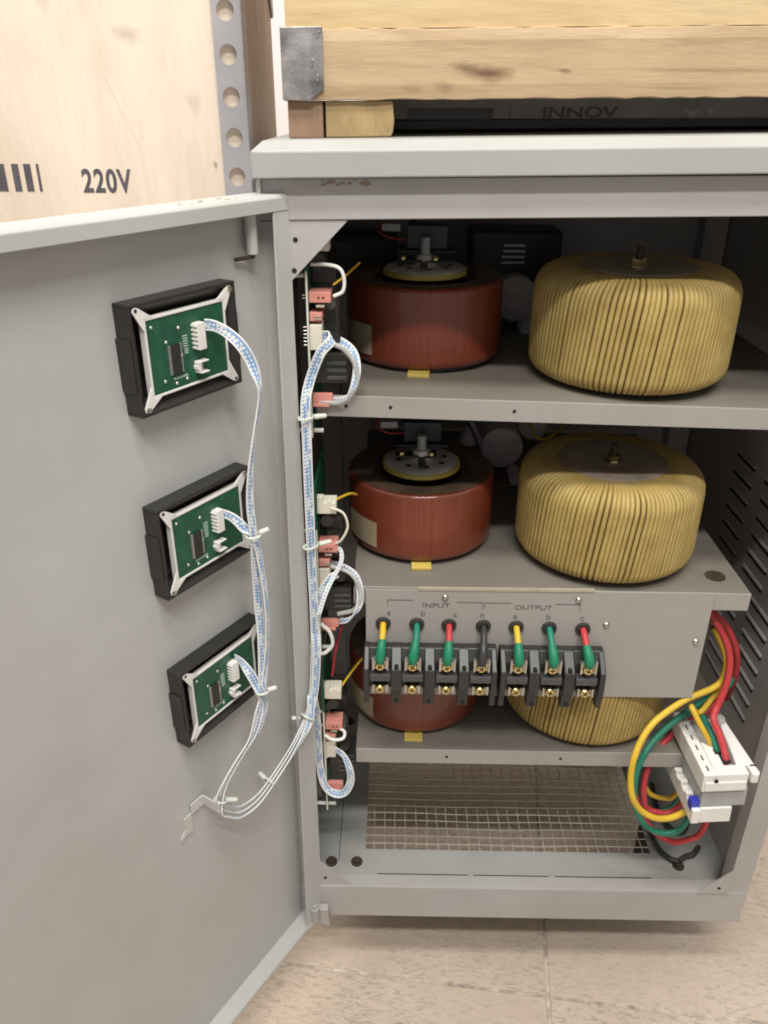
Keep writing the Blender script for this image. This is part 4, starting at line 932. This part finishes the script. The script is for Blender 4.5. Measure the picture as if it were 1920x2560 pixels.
loom([(-0.0500, 0.06, -0.4990), (-0.0590, 0.05, -0.5200), (-0.0650, 0.045, -0.5450), (-0.0690, 0.04, -0.5750)], 0.0016, M['w_red'], 'dark red wire hanging between the lower two control boards')
loom(on(2, [(-0.0780, 0.024, -0.6450), (-0.0690, 0.022, -0.6500), (-0.0580, 0.024, -0.6500), (-0.0560, 0.030, -0.6460), (-0.0620, 0.034, -0.6440)]), 0.0019, M['white'], 'white wire ring below the lowest pink plug')
loom(on(0, [(-0.058, 0.05, -0.1440), (-0.048, 0.06, -0.1380), (-0.036, 0.08, -0.1300)]), 0.0011, M['w_yel'], 'thin yellow wire end beside the topmost pink plug')
# clear tube sleeves bowed out over the relays
loom(on(0, [(-0.0660, 0.032, -0.1900), (-0.0500, 0.030, -0.1940), (-0.0390, 0.030, -0.2080), (-0.0370, 0.030, -0.2240), (-0.0430, 0.030, -0.2380), (-0.0560, 0.032, -0.2455), (-0.0720, 0.034, -0.2450)]), 0.0024, M['clear'], 'clear sleeved loop beside the topmost relay', 'sleeved_loop')
loom(on(1, [(-0.0660, 0.036, -0.4280), (-0.0480, 0.034, -0.4330), (-0.0380, 0.032, -0.4470), (-0.0360, 0.030, -0.4620), (-0.0430, 0.030, -0.4760), (-0.0600, 0.032, -0.4830)]), 0.0024, M['clear'], 'clear sleeved loop beside the middle relay', 'sleeved_loop')

# ------------------------------------------------------------------ printed ribbon cables
def ribbon(keys, label, n=6, pitch=0.0015, k=8, name='ribbon_cable'):
    # keys: (point, direction across the ribbon)
    P_ = smooth_path([a for a, b in keys], k); Wd = smooth_path([Vector(b).normalized() for a, b in keys], k)
    Lc = [0]
    for a, b in zip(P_, P_[1:]): Lc.append(Lc[-1]+(b-a).length)
    m = MB(); uvs = []
    sec = 6; r = pitch*0.52
    off = random.uniform(0, 5)
    for c in range(n):
        o_ = (c-(n-1)/2)*pitch
        pts = [p + w_.normalized()*o_ for p, w_ in zip(P_, Wd)]
        m.tube(pts, r, sec)
        for i in range(len(pts)):
            for s_ in range(sec): uvs.append((Lc[i]+off, c*3.7+off+(400 if c in (0, n-1) else 800 if c % 2 else 0)))
    cen = sum((Vector(v) for v in m.v), Vector())/len(m.v); m.v = [Vector(v)-cen for v in m.v]
    o = mesh_obj(name, m, M['ribbon'], None, smooth=70, uvs=uvs); o.location = cen
    return tag(o, label, 'ribbon cable')
U = DM.to_3x3() @ Vector((1, 0, 0)); N_ = DM.to_3x3() @ Vector((0, 1, 0)); Z = Vector((0, 0, 1)); X = Vector((1, 0, 0)); Y = Vector((0, 1, 0))
view = Vector((0.15, -0.75, 0.4)).normalized()
def off(p, d): return tuple(Vector(p)+Vector(d))
R1 = [(-0.1436, -0.0855, -0.1471), (-0.1386, -0.0813, -0.1487), (-0.131, -0.0842, -0.151), (-0.1231, -0.0867, -0.156), (-0.1164, -0.0872, -0.1635), (-0.1104, -0.0853, -0.177)]
R2 = [(-0.1452, -0.088, -0.3041), (-0.1403, -0.084, -0.3081), (-0.1327, -0.0868, -0.3118), (-0.1263, -0.0879, -0.3187)]
R3 = [(-0.1453, -0.0882, -0.4535), (-0.1409, -0.0849, -0.4605), (-0.1338, -0.0887, -0.469), (-0.1281, -0.0889, -0.4827)]
r1 = [(R1[0], Z), (R1[1], Z), (R1[2], (0.2, 0, 0.95)), (R1[3], (0.5, 0.1, 0.8)), (R1[4], (0.75, 0.3, 0.55)), (R1[5], (0.7, 0.5, 0.4)), ((-0.106, -0.0858, -0.1943), (0.25, 0.9, -0.3)), ((-0.1073, -0.0841, -0.2095), (0.1, 0.9, -0.35)), ((-0.1134, -0.0863, -0.239), (0.1, 0.95, -0.3)), ((-0.1175, -0.089, -0.2658), (0.3, 0.9, -0.2)), ((-0.1199, -0.0891, -0.2947), (0.5, 0.8, -0.2)), ((-0.1193, -0.0881, -0.3255), (0.5, 0.8, 0)), ((-0.1205, -0.0846, -0.3591), (0.6, 0.7, 0)), ((-0.1211, -0.0819, -0.3939), (0.7, 0.6, 0)), ((-0.1210, -0.0824, -0.4371), (0.6, 0.7, 0)), ((-0.1234, -0.0872, -0.4935), (0.6, 0.7, 0))]
r2 = [(R2[0], Z), (R2[1], Z), (R2[2], (0.5, 0, 0.8)), (R2[3], (0.8, 0.2, 0.5)), ((-0.1193, -0.0866, -0.3255), (0.5, 0.8, 0)), ((-0.1162, -0.0843, -0.3512), (0.3, 0.9, 0)), ((-0.1142, -0.0816, -0.394), (0.2, 0.95, 0)), ((-0.1160, -0.0804, -0.4385), (0.2, 0.95, 0)), ((-0.1228, -0.0850, -0.4939), (0.5, 0.8, 0))]
r3 = [(R3[0], Z), (R3[1], (0.2, 0, 0.9)), (R3[2], (0.7, 0.2, 0.6)), (R3[3], (0.8, 0.4, 0.3)), ((-0.1240, -0.0895, -0.4935), (0.7, 0.6, 0))]
low = [(-0.1266, -0.0884, -0.5143), (-0.1339, -0.0964, -0.5396), (-0.1455, -0.1073, -0.5547), (-0.1565, -0.1172, -0.5707), (-0.1646, -0.1243, -0.5874)]
loop = [(-0.1648, -0.12, -0.6057), (-0.1597, -0.112, -0.6197), (-0.1509, -0.1, -0.6325), (-0.136, -0.08, -0.6345), (-0.1188, -0.05, -0.6252), (-0.1033, -0.03, -0.6085), (-0.0902, -0.015, -0.5855)]
run = [(-0.0849, -0.008, -0.5531), (-0.0815, -0.005, -0.503), (-0.0808, -0.004, -0.4541)]
run1 = [(-0.0811, -0.004, -0.407), (-0.081, -0.004, -0.3536), (-0.0809, -0.004, -0.3035), (-0.0807, -0.003, -0.2639), (-0.0807, -0.001, -0.2373), (-0.076, 0.004, -0.2165), (-0.0662, 0.003, -0.1932), (-0.0572, 0.006, -0.1836), (-0.0582, 0.011, -0.1800), (-0.0667, 0.016, -0.1816)]
def spread(pts, dv, dirs): return [(off(p, dv), d) for p, d in zip(pts, dirs)]
lw = [(0.4, 0.8, -0.5), (0.2, 0.8, -0.6), (0.0, 0.8, -0.6), (-0.1, 0.75, -0.6), (-0.15, 0.75, -0.65)]; lpd = [(-0.15, 0.75, -0.65), (-0.1, 0.75, -0.65), (0.0, 0.8, -0.6), (0.0, 0.8, -0.55), (0.05, 0.85, -0.5), (0.3, 0.8, -0.4), (0.8, 0.5, -0.1)]
up1 = [(0.9, 0.2, 0.3), X, X]
ribbon(r1 + spread(low, (0.001, 0.002, 0.001), lw) + spread(loop, (0, 0.002, 0.003), lpd) + spread(run, (0, 0, 0), up1) +
       [(p, d) for p, d in zip(run1, [X, X, X, X, X, (0.9, 0, -0.3), (0.8, 0.1, -0.6), (0.7, 0.3, -0.7), (0.3, 0.2, -1), (0, 0, -1)])],
       'white ribbon cable with blue print from the uppermost display module to the topmost board')
ribbon(r2 + spread(low, (-0.002, -0.003, -0.001), lw) + spread(loop, (0, -0.002, -0.001), lpd) + spread(run[:2], (0.002, -0.003, 0), up1) +
       [((-0.0800, -0.002, -0.475), X), ((-0.0755, 0.000, -0.4450), (1, 0, -0.3)), ((-0.0644, 0.003, -0.4240), (0.7, 0.1, -0.7)), ((-0.0582, 0.007, -0.4210), (0.5, 0.3, -0.8)), ((-0.0672, 0.014, -0.4297), (0, 0, -1))],
       'white ribbon cable with blue print from the middle display module to the middle board')
ribbon(r3 + spread(low, (0.004, 0.006, -0.001), lw) + spread(loop, (0.001, -0.006, -0.004), lpd) + [((-0.0866, -0.010, -0.560), (0.9, 0.3, 0.2)), ((-0.0845, 0.004, -0.600), X), ((-0.0840, 0.010, -0.676), X), ((-0.0785, 0.006, -0.7080), (0.9, 0, 0.4)), ((-0.0665, 0.004, -0.7190), (0.2, 0.6, 0.8)), ((-0.0548, 0.003, -0.7150), (-0.7, 0.5, 0.6)), ((-0.0480, 0.003, -0.698), (-1, 0.3, 0.1)), ((-0.0490, 0.004, -0.6790), (-0.9, 0.3, -0.3)), ((-0.0560, 0.010, -0.6650), (-0.4, 0.2, -1)), ((-0.0655, 0.015, -0.6610), (0, 0, -1))],
       'white ribbon cable with blue print from the lowest display module to the lowest board')
ribbon(onw(0, [((-0.0590, 0.036, -0.2455), Z), ((-0.0480, 0.030, -0.2410), (0.4, 0, 0.9)), ((-0.0400, 0.028, -0.2290), (0.9, 0.2, 0.3)), ((-0.0370, 0.032, -0.2120), (0.9, 0.3, 0)), ((-0.0420, 0.040, -0.1985), (0.7, 0.3, 0.5)), ((-0.0580, 0.046, -0.1900), (0.2, 0.3, 1)), ((-0.0760, 0.050, -0.1890), (0, 0.3, 1))]),
       'short ribbon cable looping from the pink plug of the topmost board', 5)
ribbon(onw(1, [((-0.0590, 0.036, -0.4950), Z), ((-0.0480, 0.030, -0.4880), (0.4, 0, 0.9)), ((-0.0390, 0.028, -0.4740), (0.9, 0.2, 0.3)), ((-0.0365, 0.032, -0.4570), (0.9, 0.3, 0)), ((-0.0420, 0.040, -0.4410), (0.7, 0.3, 0.5)), ((-0.0580, 0.046, -0.4330), (0.2, 0.3, 1)), ((-0.0760, 0.050, -0.4320), (0, 0.3, 1))]),
       'short ribbon cable looping from the pink plug of the middle board', 5)
ribbon(onw(1, [((-0.0600, 0.034, -0.4045), Z), ((-0.0555, 0.032, -0.4065), (0.5, 0, 0.8)), ((-0.0545, 0.029, -0.4150), (0.9, 0.3, 0)), ((-0.0580, 0.025, -0.4240), (0.8, 0.3, -0.3)), ((-0.0628, 0.020, -0.4310), (0.8, 0.2, -0.6)), ((-0.070, 0.010, -0.444), (1, 0, -0.4)), ((-0.0765, 0.002, -0.463), X)]),
       'thin ribbon cable joining the middle pink plug to the upright run', 3)
# cable ties
def tie(c, nrm, a, b, tail, label):
    # a band round the bundle plus its head
    n = Vector(nrm).normalized(); e1 = n.orthogonal().normalized(); e2 = n.cross(e1)
    pts = [Vector(c)+e1*(a*math.cos(2*math.pi*k/20))+e2*(b*math.sin(2*math.pi*k/20)) for k in range(21)]
    T = thing('cable_tie', label, 'cable tie', c, 0, 'nylon cable ties')
    mesh_obj('band', MB().tube(pts, 0.0012, 6), M['tie'], T, smooth=60)
    h = Vector(c) + Vector(tail).normalized()*a
    mesh_obj('head', MB().tube([h, h+Vector(tail)], [0.0026, 0.0022], 8), M['tie'], T, bevel=0.0004)
tie((-0.1193, -0.0880, -0.3250), (0, 0, 1), 0.0065, 0.0055, (0.0070, 0.001, 0.003), 'white cable tie on the door ribbons beside the middle display module')
tie((-0.1232, -0.0870, -0.4930), (0, 0.2, 1), 0.0065, 0.0055, (0.0075, 0.001, 0.002), 'white cable tie on the door ribbons beside the lowest display module')
tie((-0.1648, -0.1225, -0.5960), (0.4, 0.3, 1), 0.0062, 0.0055, (0.0090, 0.004, -0.004), 'white cable tie holding the ribbons to the bent bracket')
tie((-0.1285, -0.0660, -0.6305), (0.6, 0.8, 0.2), 0.0062, 0.0055, (-0.0060, 0.002, 0.006), 'white cable tie on the hanging loop in front of the door')
tie((-0.0905, -0.0150, -0.5865), (0.5, 0.5, 0.8), 0.0090, 0.0070, (-0.0090, -0.002, 0.0005), 'white cable tie where the ribbons cross from door to cabinet')
tie((-0.0810, -0.0040, -0.3820), (0, 0, 1), 0.0085, 0.0050, (0.0110, 0.004, 0.001), 'white cable tie on the upright ribbons beside the middle shelf coil')
tie((-0.0807, -0.0015, -0.2510), (0, 0, 1), 0.0080, 0.0050, (0.0100, 0.006, -0.001), 'white cable tie on the upright ribbons level with the top shelf')

# ------------------------------------------------------------------ crate and device on the lid
def lidtop(x): return -0.0250 + tiltz(x)
zt0 = 0.0029
ct = thing('wooden_crate', 'pine crate with tin corner standing on blocks on the cabinet lid', 'crate', (0.2, 0.25, 0.0))
def slabx(x0, x1, y0, y1, za, zb, sl):      # bar whose ends follow a small slope
    vs = [(x, y, z+sl*(x-x0)) for z in (za, zb) for y in (y0, y1) for x in (x0, x1)]
    return MB().add(vs, [(0, 2, 3, 1), (4, 5, 7, 6), (0, 1, 5, 4), (2, 6, 7, 3), (0, 4, 6, 2), (1, 3, 7, 5)])
bt = MB(); NX = 60; random.seed(11)
rows = []
for i in range(NX+1):
    x = -0.0903 + 0.62*i/NX; s_ = 0.0095*(x+0.0903)
    j1 = random.uniform(-0.0007, 0.0005) if i else 0; j2 = random.uniform(-0.0008, 0.0006) if i else 0
    rows.append([(x, 0.0300, zt0+s_+j1), (x, 0.0290, zt0+0.010+s_), (x, 0.0290, 0.0430+s_), (x, 0.0305, 0.0512+s_+j2), (x, 0.058, 0.0512+s_+j2), (x, 0.058, zt0+s_)])
fs = []
for i in range(NX):
    for k in range(6):
        k2 = (k+1) % 6; fs.append((i*6+k, i*6+k2, (i+1)*6+k2, (i+1)*6+k))
fs += [(0, 1, 2, 3, 4, 5), tuple(NX*6+k for k in (5, 4, 3, 2, 1, 0))]
bt.add([p for r_ in rows for p in r_], fs)
mesh_obj('batten', bt, M['batten'], ct, bevel=0.0006)
mesh_obj('front_board', slabx(-0.0880, 0.53, 0.0345, 0.0445, 0.0516, 0.33, 0.0095), M['panel'], ct)
mesh_obj('side_board', MB().box(-0.0898, -0.0815, 0.0590, 0.50, 0.006, 0.33), M['crate_side'], ct)
mesh_obj('bottom_board', MB().box(-0.0810, 0.53, 0.0590, 0.50, 0.0120, 0.020), M['panel'], ct)
tc_ = MB().box(-0.0914, -0.0590, 0.0272, 0.0287, 0.0030, 0.0525).box(-0.0914, -0.0904, 0.0288, 0.075, 0.0032, 0.0525)
tcv = [(-0.0914, 0.0030), (-0.0700, 0.0030), (-0.0590, 0.0105), (-0.0590, 0.0530), (-0.0914, 0.0525)]
tin = mesh_obj('tin_corner', MB().prism(tcv, 0.0270, 0.0286, 'y').box(-0.0916, -0.0905, 0.0270, 0.075, 0.0032, 0.0524), M['tin'], ct, bevel=0.0005)
for x, z, a in ((-0.0625, 0.0475, 0.5), (-0.0675, 0.0285, 0.35), (-0.0635, 0.0180, 0.1)):
    mm = Matrix.Translation((x, 0.0270, z)) @ Matrix.Rotation(a, 4, 'Y')
    mesh_obj('nail', MB().lathe([(0.0022, 0.0002), (0.0016, -0.0010), (0.00001, -0.0006)], 10, (0, 0, 0), 'y', mm @ Matrix.Diagonal((0.6, 1, 1.4, 1))), M['steel'], tin, smooth=60)
mesh_obj('foot_block', slabx(-0.0888, -0.0608, 0.0335, 0.085, lidtop(-0.0888)+0.0002, 0.0028, 0.0), M['foot1'], ct, bevel=0.001)
f2 = MB(); pts = [(-0.0588, lidtop(-0.05)+0.0003), (-0.0065, lidtop(-0.02)+0.0006), (-0.0048, -0.0200), (-0.0038, -0.0120), (-0.0046, -0.0030), (-0.0052, 0.0028), (-0.0588, 0.0028)]
mesh_obj('foot_block', f2.prism(pts, 0.0340, 0.085, 'y'), M['foot2'], ct, bevel=0.001)
mesh_obj('foot_block', slabx(0.462, 0.52, 0.0340, 0.085, lidtop(0.44)+0.0002, 0.0075, 0.0), M['foot2'], ct, bevel=0.001)

dv = thing('black_device', 'dark electronic device with a small display lying under the pine crate', 'device', (0.21, 0.2, -0.02))
zl = lidtop(0.0)+0.0022
mesh_obj('case', slabx(-0.0300, 0.41, 0.120, 0.34, zl, -0.0122, 0.0120), M['black'], dv, bevel=0.0012)
fa = mesh_obj('fascia', slabx(-0.0290, 0.409, 0.118, 0.33, -0.0120, 0.0085, 0.0070), M['devgrey'], dv, bevel=0.0008)
mesh_obj('display', slabx(0.0080, 0.0838, 0.1172, 0.1179, -0.0118, -0.0026, 0.004), M['lcd'], dv)
text_part('lettering', 'INNOV', M['lcd'], fa, 0.0118, front(0.127, 0.1177, -0.0098) @ Matrix.Rotation(R(0.5), 4, 'Z'), 0.0003, 'LEFT', 1.75)
for x, s_ in ((0.2520, 0.0072), (0.2720, 0.0042)):
    mesh_obj('printed_mark', MB().prism([(x, -0.0030), (x+s_*2.2, -0.0028), (x+s_*1.1, -0.0030-s_)], 0.1174, 0.1178, 'y'), M['greyblk'], fa)
mesh_obj('printed_line', MB().box(0.0985, 0.0990, 0.1174, 0.1178, -0.0100, -0.0010), M['lcd'], fa)

# ------------------------------------------------------------------ plywood crate and shelf upright behind the door
pc = thing('plywood_crate', 'large pale plywood crate stencilled 220V behind the open door', 'crate', (-0.5, 0.4, FLOOR))
mesh_obj('front_panel', MB().box(-1.15, -0.1585, 0.235, 0.247, FLOOR+0.03, 0.42), M['crate_face'], pc)
mesh_obj('side_panel', MB().box(-0.1705, -0.1590, 0.2472, 0.470, FLOOR+0.03, 0.42), M['crate_side'], pc)
mesh_obj('bottom_panel', MB().box(-1.15, -0.1710, 0.2472, 0.470, FLOOR+0.002, FLOOR+0.029), M['crate_side'], pc)
text_part('stencil', '220V', M['inkgrey'], pc, 0.0318, front(-0.3110, 0.2348, -0.0842), 0.0009, 'CENTER', 0.72, 1.12)
for x0, x1 in ((-0.4250, -0.4165), (-0.4110, -0.4035), (-0.3955, -0.3880), (-0.3800+0.0015, -0.3762+0.0015)):
    pass
for x0, x1 in ((-0.4350, -0.4180), (-0.4103, -0.4030), (-0.3975, -0.3900), (-0.3840, -0.3812)):
    mesh_obj('stencil_bar', MB().box(x0, x1, 0.2345, 0.2349, -0.0840, -0.0570), M['inkgrey'], pc)
# hairline split in the veneer
mesh_obj('split', MB().tube(smooth_path([(-0.3000, 0.2349, 0.030), (-0.2850, 0.2349, -0.008), (-0.2700, 0.2349, -0.045), (-0.2660, 0.2349, -0.095)], 5), 0.00018, 4), M['crate_side'], pc)
mesh_obj('edge_bracket', MB().prism([(0.425, 0.150), (0.468, 0.150), (0.476, 0.098), (0.468, 0.094)], -0.1588, -0.1560, 'x'), M['tin'], pc)

up_ = thing('shelf_upright', 'grey perforated steel shelf upright with round holes, in front of the plywood crate', 'upright', (-0.164, 0.2, FLOOR))
po = MB(); px0, px1, hx = -0.1832, -0.1558, -0.1695; pitch_ = 0.0373; hr = 0.0090
def ring(cz):
    n = 16; outer = []; inner = []
    for k in range(n):
        a = 2*math.pi*(k+0.5)/n; c_, s_ = math.cos(a), math.sin(a)
        f = min((px1-px0)/2/max(abs(c_), 1e-6), (pitch_/2)/max(abs(s_), 1e-6))
        outer.append((hx+c_*f, s_*f+cz)); inner.append((hx+hr*c_*0.96, cz+hr*1.02*s_))
    # square up the corners
    for yv in (0.2275,):
        base_ = len(po.v)
        po.add([(x, yv, z) for x, z in outer] + [(x, yv, z) for x, z in inner] + [(x, yv+0.0018, z) for x, z in inner], [])
        for k in range(n):
            k2 = (k+1) % n
            po.f.append((base_+k, base_+k2, base_+n+k2, base_+n+k)); po.f.append((base_+n+k, base_+n+k2, base_+2*n+k2, base_+2*n+k))
        for cx_, cz_ in ((px1, cz+pitch_/2), (px0, cz+pitch_/2), (px0, cz-pitch_/2), (px1, cz-pitch_/2)):
            b2_ = len(po.v); po.add([(cx_, yv, cz_)], [])
            # nearest two outer points bracket the corner
            ds = sorted(range(n), key=lambda q: math.dist(outer[q], (cx_, cz_)))[:2]
            po.f.append((b2_, base_+ds[0], base_+ds[1]))
cz = 0.0811
for k in range(-7, 29): ring(cz - k*pitch_)
mesh_obj('face_flange', po, M['galv'], up_)
mesh_obj('side_flange', MB().box(-0.1560, -0.1542, 0.2275, 0.253, FLOOR, 0.345), M['galv'], up_, bevel=0.0006)

# ------------------------------------------------------------------ lift everything so the floor is z = 0
for o in S.objects:
    if o.parent is None: o.location.z += -FLOOR
